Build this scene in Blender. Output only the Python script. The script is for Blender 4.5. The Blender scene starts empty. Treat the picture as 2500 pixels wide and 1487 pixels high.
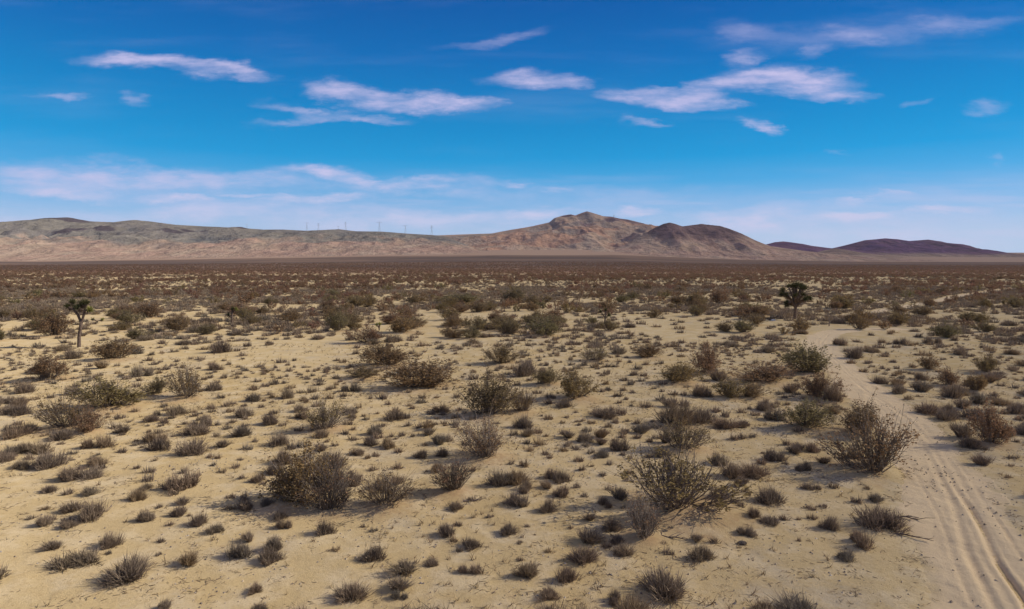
import bpy, math, random
import numpy as np
from mathutils import Vector, Matrix

C = bpy.context.scene.collection
S = bpy.context.scene
R = math.radians
rng = np.random.default_rng(11)

# ------------------------------------------------------------------ camera
FPX, PCX, PCY, YH, CAMH = 1564.0, 1250.0, 743.5, 648.0, 7.5
PITCH = math.atan((PCY - YH) / FPX)
cam_d = bpy.data.cameras.new('camera')
cam = bpy.data.objects.new('camera', cam_d); C.objects.link(cam)
cam_d.sensor_width = 36.0
cam_d.lens = 36.0 * FPX / 2500.0
cam_d.clip_start = 0.1; cam_d.clip_end = 60000
cam.location = (0, 0, CAMH)
cam.rotation_euler = (math.pi / 2 - PITCH, 0, 0)
S.camera = cam
S.render.resolution_x, S.render.resolution_y = 1024, 609
S.view_settings.view_transform = 'Standard'
S.view_settings.look = 'None'
S.view_settings.exposure = 0.0
S.view_settings.gamma = 1.0
S.cycles.max_bounces = 4
S.cycles.diffuse_bounces = 2
S.cycles.transmission_bounces = 3
S.cycles.transparent_max_bounces = 4
S.cycles.use_denoising = True

# ------------------------------------------------------------------ sun
SUN_EL, SUN_ROT = R(31), R(84)          # sun stands off to the right of the view
sd = bpy.data.lights.new('sun', 'SUN'); sun = bpy.data.objects.new('sun', sd); C.objects.link(sun)
sd.energy = 4.8; sd.angle = R(0.53); sd.color = (1.0, 0.91, 0.77)
to_sun = Vector((math.sin(SUN_ROT) * math.cos(SUN_EL), math.cos(SUN_ROT) * math.cos(SUN_EL), math.sin(SUN_EL)))
sun.rotation_euler = (-to_sun).to_track_quat('-Z', 'Y').to_euler()
sun.location = to_sun * 200

# ------------------------------------------------------------------ node helpers
class NT:
    def __init__(s, tree):
        s.t = tree; s.n = tree.nodes; s.l = tree.links
    def add(s, typ, **kw):
        nd = s.n.new(typ)
        for k, v in kw.items(): setattr(nd, k, v)
        return nd
    def put(s, sock, v):
        if isinstance(v, bpy.types.NodeSocket): s.l.new(v, sock)
        else: sock.default_value = v
    def math(s, op, a, b=None, c=None, clamp=False):
        nd = s.add('ShaderNodeMath', operation=op, use_clamp=clamp)
        s.put(nd.inputs[0], a)
        if b is not None: s.put(nd.inputs[1], b)
        if c is not None: s.put(nd.inputs[2], c)
        return nd.outputs[0]
    def vmath(s, op, a, b=None):
        nd = s.add('ShaderNodeVectorMath', operation=op)
        s.put(nd.inputs[0], a)
        if b is not None: s.put(nd.inputs[1], b)
        return nd.outputs['Value'] if op in ('LENGTH', 'DOT_PRODUCT') else nd.outputs[0]
    def rng(s, v, a, b, c=0.0, d=1.0, smooth=True):
        nd = s.add('ShaderNodeMapRange', interpolation_type='SMOOTHSTEP' if smooth else 'LINEAR')
        s.put(nd.inputs['Value'], v)
        for k, x in (('From Min', a), ('From Max', b), ('To Min', c), ('To Max', d)): s.put(nd.inputs[k], x)
        return nd.outputs['Result']
    def noise(s, vec, scale, detail=4, rough=0.55, dist=0.0):
        nd = s.add('ShaderNodeTexNoise')
        if vec is not None: s.l.new(vec, nd.inputs['Vector'])
        nd.inputs['Scale'].default_value = scale; nd.inputs['Detail'].default_value = detail
        nd.inputs['Roughness'].default_value = rough; nd.inputs['Distortion'].default_value = dist
        return nd
    def mix(s, f, a, b, blend='MIX'):
        nd = s.add('ShaderNodeMix', data_type='RGBA', blend_type=blend)
        s.put(nd.inputs[0], f)
        for i, v in ((6, a), (7, b)):
            s.put(nd.inputs[i], (*v, 1) if isinstance(v, tuple) and len(v) == 3 else v)
        return nd.outputs[2]
    def map(s, vec, loc=(0, 0, 0), rot=(0, 0, 0), scale=(1, 1, 1), kind='POINT'):
        nd = s.add('ShaderNodeMapping', vector_type=kind)
        s.l.new(vec, nd.inputs['Vector'])
        nd.inputs['Location'].default_value = loc; nd.inputs['Rotation'].default_value = rot; nd.inputs['Scale'].default_value = scale
        return nd.outputs[0]

# ------------------------------------------------------------------ sky with its clouds
def ray(px, py):
    a, b = (px - PCX) / FPX, -(py - PCY) / FPX
    cp, sp = math.cos(PITCH), math.sin(PITCH)
    return (a, cp + b * sp, -sp + b * cp)
w = bpy.data.worlds.new('World'); S.world = w; w.use_nodes = True
def build_sky():
    w.node_tree.nodes.clear()
    t = NT(w.node_tree)
    sky = t.add('ShaderNodeTexSky', sky_type='NISHITA', sun_disc=False)
    sky.sun_elevation = SUN_EL; sky.sun_rotation = SUN_ROT
    sky.altitude = 800; sky.air_density = 1.0; sky.dust_density = 0.35; sky.ozone_density = 3.0
    tc = t.add('ShaderNodeTexCoord')
    d = tc.outputs['Generated']
    sx = t.add('ShaderNodeSeparateXYZ'); t.l.new(d, sx.inputs[0])
    # the photograph's deep azure: the physical sky's brightness, its hue set by height above the horizon
    rp = t.add('ShaderNodeValToRGB'); t.l.new(sx.outputs[2], rp.inputs[0])
    el = rp.color_ramp.elements
    el[0].position = SKY_RAMP[0][0]; el[0].color = (*SKY_RAMP[0][1], 1)
    el[1].position = SKY_RAMP[-1][0]; el[1].color = (*SKY_RAMP[-1][1], 1)
    for p_, c_ in SKY_RAMP[1:-1]:
        n_ = el.new(p_); n_.color = (*c_, 1)
    sep = t.add('ShaderNodeSeparateColor'); t.l.new(sky.outputs[0], sep.inputs[0])
    lum = t.math('MINIMUM', t.math('POWER', t.math('MULTIPLY', sep.outputs[2], 0.19), 0.22), 1.25)
    lum = t.math('DIVIDE', lum, SKY_STRENGTH)
    sky_col = t.add('ShaderNodeVectorMath', operation='SCALE'); t.l.new(rp.outputs[0], sky_col.inputs[0]); t.l.new(lum, sky_col.inputs['Scale'])
    y = t.math('MAXIMUM', sx.outputs[1], 0.05)
    u = t.math('DIVIDE', sx.outputs[0], y); v = t.math('DIVIDE', sx.outputs[2], y)
    uv = t.add('ShaderNodeCombineXYZ'); t.l.new(u, uv.inputs[0]); t.l.new(v, uv.inputs[1])
    st = t.map(uv.outputs[0], scale=(1, 3.0, 1))
    wp = t.noise(st, 5.5, 8, 0.66)
    off = t.vmath('MULTIPLY', t.vmath('SUBTRACT', wp.outputs['Color'], (0.5, 0.5, 0.5)), (0.17, 0.070, 0))
    wq = t.vmath('ADD', uv.outputs[0], off)
    acc = None
    for (cx, cy, rx, ry, tilt, s) in CLOUDS:
        q = ray(cx, cy)
        m = t.map(wq, (q[0] / q[1], q[2] / q[1], 0), (0, 0, R(-tilt)), (rx * 1.08 / FPX, ry * 1.16 / FPX, 1), 'TEXTURE')
        f = t.rng(t.vmath('LENGTH', m), 1.25, 0.1, 0.0, min(.92, s * 1.4) if cy > 400 else s)
        acc = f if acc is None else t.math('SUBTRACT', t.math('ADD', acc, f), t.math('MULTIPLY', acc, f))
    br = t.noise(t.map(uv.outputs[0], scale=(1, 4.0, 1)), 9, 6, 0.62)
    brk = t.rng(br.outputs['Fac'], 0.30, 0.66, 0.30, 1.12)
    front = t.rng(sx.outputs[1], 0.1, 0.3)
    cl = t.math('MULTIPLY', t.math('MULTIPLY', acc, brk), front)
    # thin streaks across the lower sky
    sk = t.noise(t.map(uv.outputs[0], rot=(0, 0, R(5)), scale=(1, 11.0, 1)), 2.6, 6, 0.6)
    low = t.math('MULTIPLY', t.rng(v, 0.015, 0.05), t.rng(v, 0.17, 0.07))
    veil = t.math('MULTIPLY', t.math('MULTIPLY', t.rng(sk.outputs['Fac'], 0.42, 0.72), low), t.math('MULTIPLY', front, 0.55))
    # faint streaks higher up
    sk2 = t.noise(t.map(uv.outputs[0], loc=(3, 1, 0), rot=(0, 0, R(-7)), scale=(1, 8.0, 1)), 2.2, 6, 0.6)
    veil2 = t.math('MULTIPLY', t.math('MULTIPLY', t.rng(sk2.outputs['Fac'], 0.48, 0.8), t.rng(v, 0.12, 0.24)), t.math('MULTIPLY', front, 0.08))
    # unseen cirrus, added overhead and behind the viewer as neutral fill light
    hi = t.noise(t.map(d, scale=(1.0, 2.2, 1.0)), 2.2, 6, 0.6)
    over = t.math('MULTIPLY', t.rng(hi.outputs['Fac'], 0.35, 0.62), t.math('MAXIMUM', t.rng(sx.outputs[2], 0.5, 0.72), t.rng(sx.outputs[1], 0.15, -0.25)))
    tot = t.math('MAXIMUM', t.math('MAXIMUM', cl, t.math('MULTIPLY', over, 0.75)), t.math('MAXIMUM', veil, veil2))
    ccol = t.mix(t.rng(v, 0.04, 0.2), CLOUD_LOW, CLOUD_HIGH)
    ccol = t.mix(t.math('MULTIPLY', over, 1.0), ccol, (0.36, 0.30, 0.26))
    ccol = t.mix(1.0, ccol, (1 / SKY_STRENGTH,) * 3, 'MULTIPLY')
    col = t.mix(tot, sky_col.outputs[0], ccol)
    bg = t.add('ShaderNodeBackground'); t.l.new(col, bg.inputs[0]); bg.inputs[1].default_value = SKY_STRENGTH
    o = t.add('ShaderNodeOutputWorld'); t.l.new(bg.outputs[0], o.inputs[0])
SKY_STRENGTH = 0.10
SKY_RAMP = [(0.0, (.50, .63, .82)), (.045, (.42, .58, .80)), (.085, (.22, .47, .78)), (.125, (.06, .38, .74)), (.16, (.004, .32, .69)), (.20, (.0, .27, .63)), (.30, (.0, .165, .515)), (.40, (.0, .095, .40)), (1.0, (.01, .06, .25))]
CLOUD_HIGH = (0.60, 0.565, 0.84); CLOUD_LOW = (0.60, 0.64, 0.87)
CLOUDS = [(300, 156, 110, 22, 1, .8), (430, 160, 130, 18, 5, .75), (560, 174, 110, 17, 7, .75),
 (800, 212, 75, 22, 6, .8), (900, 236, 130, 24, 9, .7), (1060, 252, 150, 22, 7, .85), (1150, 262, 75, 15, 4, .6),
 (780, 268, 140, 14, 6, .6), (860, 285, 120, 11, 1, .65), (730, 296, 130, 8, -3, .3),
 (1300, 196, 95, 22, -4, .75), (1395, 192, 55, 17, 2, .6),
 (1580, 232, 125, 22, 2, .75), (1680, 240, 120, 22, 7, .75), (1770, 257, 60, 10, -4, .5),
 (1780, 205, 110, 24, -14, .7), (1860, 185, 120, 30, -4, .8), (1980, 195, 130, 26, 4, .85), (2060, 234, 95, 14, 2, .7),
 (1575, 294, 85, 9, 0, .55), (1842, 303, 38, 14, 16, .65),
 (130, 231, 65, 11, 3, .4), (318, 239, 45, 12, 3, .35), (2410, 262, 45, 18, -12, .32), (2420, 382, 20, 12, 0, .25), (2036, 376, 28, 6, 0, .35),
 (2080, 78, 330, 34, -3, .2), (1790, 72, 90, 24, 4, .25), (2070, 84, 60, 22, 10, .32), (1820, 133, 60, 15, -8, .45), (1995, 120, 36, 16, 0, .35), (2330, 62, 160, 16, -2, .25),
 (1200, 97, 130, 13, -8, .28), (2260, 256, 40, 8, -8, .2),
 (180, 425, 260, 34, 1, .5), (520, 432, 300, 26, 2, .42), (800, 418, 130, 16, 5, .62), (950, 440, 160, 14, 5, .55), (1000, 452, 260, 22, 1, .35),
 (150, 474, 140, 15, 2, .6), (440, 488, 120, 12, 3, .65), (640, 477, 70, 7, 2, .6), (780, 488, 140, 15, -3, .65), (1258, 455, 48, 8, 4, .5), (1345, 462, 40, 6, -4, .3),
 (500, 525, 520, 26, -1, .5), (1000, 545, 420, 26, -1, .55), (1290, 522, 170, 17, -3, .6), (1535, 522, 70, 14, 3, .6),
 (1850, 530, 230, 22, 2, .6), (1830, 548, 150, 18, 0, .5), (2180, 528, 300, 12, -4, .6), (2200, 482, 90, 10, 2, .5), (2080, 486, 80, 8, -3, .35), (2050, 500, 200, 14, -2, .3), (2200, 585, 400, 26, 0, .5), (350, 450, 420, 40, 2, .3), (1500, 480, 500, 30, 1, .22), (2000, 545, 500, 26, -1, .4)]
build_sky()

# ------------------------------------------------------------------ numpy noise
_P = rng.random((512, 512)).astype(np.float32)
def vnoise(x, y, seed=0):
    x = np.asarray(x, float) + seed * 37.13; y = np.asarray(y, float) + seed * 91.7
    xi = np.floor(x).astype(int); yi = np.floor(y).astype(int)
    fx = x - xi; fy = y - yi
    fx = fx * fx * fx * (fx * (fx * 6 - 15) + 10); fy = fy * fy * fy * (fy * (fy * 6 - 15) + 10)
    g = lambda i, j: _P[i & 511, j & 511]
    a = g(xi, yi) * (1 - fx) + g(xi + 1, yi) * fx
    b = g(xi, yi + 1) * (1 - fx) + g(xi + 1, yi + 1) * fx
    return (a * (1 - fy) + b * fy) * 2 - 1
def fbm(x, y, octv=4, seed=0, gain=.5):
    s, a, n = 0, 1.0, 0
    for k in range(octv):
        s = s + a * vnoise(x * 2**k, y * 2**k, seed + k * 3); n += a; a *= gain
    return s / n
def ridged(x, y, octv=4, seed=0):
    s, a, n = 0, 1.0, 0
    for k in range(octv):
        s = s + a * (1 - np.abs(vnoise(x * 2**k, y * 2**k, seed + k * 5)) * 2); n += a; a *= .5
    return s / n
def sstep(x, a, b):
    t = np.clip((np.asarray(x, float) - a) / (b - a), 0, 1); return t * t * (3 - 2 * t)

# ------------------------------------------------------------------ pixels <-> ground
def gp(px, py):
    r = ray(px, py); k = CAMH / -r[2]
    return r[0] * k, r[1] * k
def proj(X, Y, Z):
    cp, sp = math.cos(PITCH), math.sin(PITCH)
    dz = Z - CAMH
    f = Y * cp - dz * sp; u_ = Y * sp + dz * cp
    return PCX + FPX * X / f, PCY - FPX * u_ / f, f

# road centre lines
def smooth_line(px_pts, step):
    P = np.array([gp(*p) for p in px_pts])
    for _ in range(3):
        Q = [P[0]]
        for a, b in zip(P[:-1], P[1:]): Q += [a * .75 + b * .25, a * .25 + b * .75]
        P = np.array(Q + [P[-1]])
    d = np.r_[0, np.cumsum(np.hypot(*np.diff(P, axis=0).T))]
    s = np.arange(0, d[-1], step)
    return np.c_[np.interp(s, d, P[:, 0]), np.interp(s, d, P[:, 1])]
ROAD = smooth_line([(2620, 1900), (2452, 1487), (2385, 1364), (2335, 1250), (2277, 1136), (2228, 1060), (2180, 1008), (2112, 960), (2068, 919), (2028, 877), (1998, 846), (1996, 828), (2028, 813), (2095, 807), (2185, 804), (2215, 803)], .07)
TRACK = smooth_line([(2060, 772), (2102, 765), (2184, 752), (2261, 739), (2363, 719), (2480, 702), (2640, 690)], .8)
HW, HWT = 1.85, 1.6
def line_dist(X, Y, L):
    X = np.asarray(X, float); Y = np.asarray(Y, float)
    out = np.full(X.shape, 1e9); lo = L.min(0) - 8; hi = L.max(0) + 8
    m = (X > lo[0]) & (X < hi[0]) & (Y > lo[1]) & (Y < hi[1])
    xs, ys = X[m], Y[m]; best = np.full(xs.shape, 1e9)
    for p in L[::5 if len(L) > 500 else 2]: best = np.minimum(best, (xs - p[0])**2 + (ys - p[1])**2)
    out[m] = np.sqrt(best); return out

# foot of the far slopes as it shows along the plain (columns of the view at depth 3000 m)
TOE = np.array([(-900, 640), (90, 636), (600, 628), (900, 623), (1250, 618), (1500, 619), (1800, 631), (2100, 637), (2400, 638), (3400, 640)], float)
def far_rise(X, Y):
    d = np.maximum(Y, 1.0)
    col = PCX + FPX * X / d
    yt = np.interp(col, TOE[:, 0], TOE[:, 1])
    z = CAMH + (YH - yt) / FPX * 3000
    t = np.clip((d - 900) / 2100, 0, 2.6)
    return np.where(Y > 900, z * t**1.7, 0)
BUSH_SPOTS = []      # filled below: x, y, radius
def ground_z(X, Y, fine=True):
    X = np.asarray(X, float); Y = np.asarray(Y, float)
    r = np.hypot(X, Y); near = sstep(r, 260, 60)
    z = .22 * fbm(X / 38, Y / 38, 2, 1) + .10 * fbm(X / 6, Y / 6, 3, 5) * near
    z = z * sstep(r, 2500, 300)
    if fine: z = z + near * (.030 * fbm(X / 1.1, Y / 1.1, 3, 9) + .02 * np.maximum(0, fbm(X / .45, Y / .45, 2, 17)))
    z = z + far_rise(X, Y)
    return z

# ------------------------------------------------------------------ mesh helpers
def make_mesh(name, V, faces, mats=(), midx=None, smooth=False, attrs=None):
    """faces: list of int arrays (n,k)."""
    me = bpy.data.meshes.new(name)
    V = np.asarray(V, np.float32)
    loops = np.concatenate([f.ravel() for f in faces]).astype(np.int32)
    tot = np.concatenate([np.full(len(f), f.shape[1]) for f in faces]).astype(np.int32)
    start = np.r_[0, np.cumsum(tot)[:-1]].astype(np.int32)
    me.vertices.add(len(V)); me.vertices.foreach_set('co', V.ravel())
    me.loops.add(len(loops)); me.loops.foreach_set('vertex_index', loops)
    me.polygons.add(len(tot)); me.polygons.foreach_set('loop_start', start)
    if midx is not None: me.polygons.foreach_set('material_index', np.asarray(midx, np.int32))
    me.polygons.foreach_set('use_smooth', np.full(len(tot), smooth))
    for m in mats: me.materials.append(m)
    for k, (typ, arr) in (attrs or {}).items():
        a = me.attributes.new(k, typ, 'POINT')
        arr = np.asarray(arr, np.float32)
        if typ == 'FLOAT': a.data.foreach_set('value', arr)
        else: a.data.foreach_set('color', np.c_[arr, np.ones(len(arr))].astype(np.float32).ravel())
    me.update(calc_edges=True); me.validate()
    return me
def obj(name, me, parent=None, loc=(0, 0, 0)):
    o = bpy.data.objects.new(name, me); C.objects.link(o); o.location = loc
    if parent is not None: o.parent = parent
    return o
def tag(o, label, cat, group=None, kind=None):
    o['label'] = label; o['category'] = cat
    if group: o['group'] = group
    if kind: o['kind'] = kind
    return o
def empty(name, loc):
    o = bpy.data.objects.new(name, None); C.objects.link(o); o.location = loc; o.empty_display_size = .2; return o
def grid_faces(n, m):
    i = np.arange(n - 1)[:, None] * m + np.arange(m - 1)[None, :]
    return np.stack([i, i + 1, i + m + 1, i + m], -1).reshape(-1, 4)
def frame(d):
    d = d / np.linalg.norm(d); a = np.array([0, 0, 1.]) if abs(d[2]) < .9 else np.array([1., 0, 0])
    x = np.cross(a, d); x /= np.linalg.norm(x); return x, np.cross(d, x)
class MB:
    """collects tubes and blades into one mesh"""
    def __init__(s): s.V = []; s.T = []; s.Q = []; s.n = 0
    def tube(s, pts, rad, k=3):
        pts = np.asarray(pts, float); rings = []
        for i, p in enumerate(pts):
            d = pts[min(i + 1, len(pts) - 1)] - pts[max(i - 1, 0)]
            x, y = frame(d); a = np.arange(k) * 2 * math.pi / k
            rings.append(p + rad[i] * (np.cos(a)[:, None] * x + np.sin(a)[:, None] * y))
        b = s.n; s.V.append(np.concatenate(rings)); s.n += k * len(pts)
        for i in range(len(pts) - 1):
            for j in range(k):
                j2 = (j + 1) % k
                s.Q.append((b + i * k + j, b + i * k + j2, b + (i + 1) * k + j2, b + (i + 1) * k + j))
        top = b + (len(pts) - 1) * k
        for j in range(1, k - 1): s.T.append((top, top + j, top + j + 1))
    def blade(s, a, tip, wdt, side=None):
        d = np.asarray(tip) - a
        x, y = frame(d); ang = rng.random() * math.pi if side is None else side
        n = (math.cos(ang) * x + math.sin(ang) * y) * wdt / 2
        s.V.append(np.array([a - n, a + n, tip])); s.T.append((s.n, s.n + 1, s.n + 2)); s.n += 3
    def leaf(s, c, size, up=None):
        d = rng.normal(size=3); x, y = frame(d); q = size * .5 * (.7 + .6 * rng.random())
        s.V.append(np.array([c - x * q, c - y * q * .6, c + x * q, c + y * q * .6])); b = s.n; s.n += 4
        s.Q.append((b, b + 1, b + 2, b + 3))
    def arrays(s):
        F = []
        if s.Q: F.append(np.array(s.Q, int).reshape(-1, 4))
        if s.T: F.append(np.array(s.T, int).reshape(-1, 3))
        return np.concatenate(s.V), F
    def mesh(s, name, mat, smooth=False):
        V, F = s.arrays(); return make_mesh(name, V, F, [mat], smooth=smooth)

# ------------------------------------------------------------------ materials
def new_mat(name):
    m = bpy.data.materials.new(name); m.use_nodes = True; m.node_tree.nodes.clear(); return m, NT(m.node_tree)
def plant_mat(name, cols, trans=0.0, per='object', island=.35):
    """three tones, picked per plant (object random or the tint stored on the mesh) and varied per leaf"""
    m, t = new_mat(name)
    if per == 'object': r = t.add('ShaderNodeObjectInfo').outputs['Random']
    else:
        a = t.add('ShaderNodeAttribute', attribute_name='tint'); r = a.outputs['Fac']
    g = t.add('ShaderNodeNewGeometry')
    rp = t.add('ShaderNodeValToRGB'); t.l.new(r, rp.inputs[0])
    e = rp.color_ramp.elements
    e[0].color = (*cols[0], 1); e[1].color = (*cols[-1], 1); e[1].position = 1
    for i, c in enumerate(cols[1:-1]): n = e.new((i + 1) / (len(cols) - 1)); n.color = (*c, 1)
    v = t.rng(g.outputs['Random Per Island'], 0, 1, 1 - island, 1 + island * 1.2, False)
    col = t.mix(1.0, rp.outputs[0], v, 'MULTIPLY')
    d = t.add('ShaderNodeBsdfDiffuse'); t.l.new(col, d.inputs[0]); out = d.outputs[0]
    if trans:
        tr = t.add('ShaderNodeBsdfTranslucent'); t.l.new(col, tr.inputs[0])
        mx = t.add('ShaderNodeMixShader'); mx.inputs[0].default_value = trans
        t.l.new(out, mx.inputs[1]); t.l.new(tr.outputs[0], mx.inputs[2]); out = mx.outputs[0]
    o = t.add('ShaderNodeOutputMaterial'); t.l.new(out, o.inputs[0])
    return m
LEAF_C = [(.260, .172, .085), (.215, .172, .075), (.265, .160, .098), (.205, .178, .085), (.245, .155, .098)]
STEM_C = [(.19, .155, .13), (.16, .13, .105), (.22, .18, .15)]
SHRUB_C = [(.245, .192, .145), (.215, .168, .126), (.28, .212, .150), (.205, .175, .138), (.30, .22, .135), (.25, .185, .135), (.19, .15, .118)]
M_LEAF = plant_mat('creosote_leaf', LEAF_C, .35); M_STEM = plant_mat('creosote_stem', STEM_C)
M_TWIG = plant_mat('shrub_twig', SHRUB_C, .15, island=.4)
M_LEAF_F = plant_mat('creosote_leaf_far', [(.255, .150, .092), (.215, .140, .080), (.265, .145, .105), (.20, .145, .085), (.245, .138, .10)], .35, 'tint'); M_STEM_F = plant_mat('creosote_stem_far', STEM_C, 0, 'tint')
M_TWIG_F = plant_mat('shrub_twig_far', SHRUB_C, .15, 'tint', island=.4)
M_STRAW = plant_mat('dry_straw', [(.36, .27, .15), (.25, .19, .12), (.18, .12, .08)], .1, 'tint')
M_LITTER = plant_mat('twig_litter', [(.12, .085, .06), (.20, .14, .09), (.16, .12, .10)], 0, 'tint')
M_DEADWOOD = plant_mat('dead_wood', [(.16, .13, .115), (.13, .10, .085)])

def sand_mat(name, road=False):
    m, t = new_mat(name)
    geo = t.add('ShaderNodeNewGeometry'); P = geo.outputs['Position']
    n1 = t.noise(P, .09, 4, .6); n2 = t.noise(P, .9, 5, .6); n3 = t.noise(P, 7, 6, .75); n4 = t.noise(P, 28, 4, .75)
    c = t.mix(t.rng(n1.outputs['Fac'], .35, .68), SAND_A, SAND_B)
    c = t.mix(t.rng(n2.outputs['Fac'], .42, .66, 0, .8), c, SAND_C)
    n5 = t.noise(P, .22, 5, .65)
    c = t.mix(t.rng(n5.outputs['Fac'], .54, .68, 0, .55), c, (.44, .375, .28))
    c = t.mix(t.rng(n3.outputs['Fac'], .50, .70, 0, .8), c, SAND_D)
    c = t.mix(t.rng(n4.outputs['Fac'], .60, .72, 0, .6), c, (.20, .14, .09))
    lit = t.add('ShaderNodeAttribute', attribute_name='litter')
    brk = t.math('MULTIPLY', lit.outputs['Fac'], t.rng(t.noise(P, 6, 5, .7).outputs['Fac'], .34, .6, .25, 1))
    c = t.mix(t.math('MULTIPLY', brk, .85), c, (.40, .26, .145) if road is False else (.36, .285, .20))
    if road: c = t.mix(t.math('MULTIPLY', t.add('ShaderNodeAttribute', attribute_name='packed').outputs['Fac'], .88), c, (.68, .53, .335))
    if not road:
        far = t.add('ShaderNodeAttribute', attribute_name='scrubland')
        fz = t.noise(t.map(P, scale=(.35, 1, 1)), .014, 6, .65)
        fc = t.mix(t.rng(fz.outputs['Fac'], .36, .66), FAR_A, FAR_B)
        c = t.mix(far.outputs['Fac'], c, fc)
        band = t.add('ShaderNodeAttribute', attribute_name='thicket')
        c = t.mix(band.outputs['Fac'], c, FAR_C)
        fan = t.add('ShaderNodeAttribute', attribute_name='fan')
        c = t.mix(fan.outputs['Fac'], c, (.36, .25, .18))
    h = t.math('ADD', t.math('MULTIPLY', n2.outputs['Fac'], .06), t.math('ADD', t.math('MULTIPLY', n3.outputs['Fac'], .035), t.math('MULTIPLY', n4.outputs['Fac'], .010)))
    dist = t.vmath('LENGTH', P)
    b = t.add('ShaderNodeBump'); b.inputs['Distance'].default_value = 1.0; t.l.new(h, b.inputs['Height'])
    t.l.new(t.rng(dist, 15, 120, .8, .2), b.inputs['Strength'])
    d = t.add('ShaderNodeBsdfDiffuse'); d.inputs['Roughness'].default_value = .6
    t.l.new(c, d.inputs[0]); t.l.new(b.outputs[0], d.inputs['Normal'])
    o = t.add('ShaderNodeOutputMaterial'); t.l.new(d.outputs[0], o.inputs[0])
    return m
SAND_A, SAND_B, SAND_C, SAND_D = (.565, .435, .235), (.53, .395, .195), (.63, .51, .32), (.44, .315, .16)
FAR_A, FAR_B, FAR_C = (.22, .135, .095), (.29, .18, .125), (.11, .083, .072)

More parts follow.
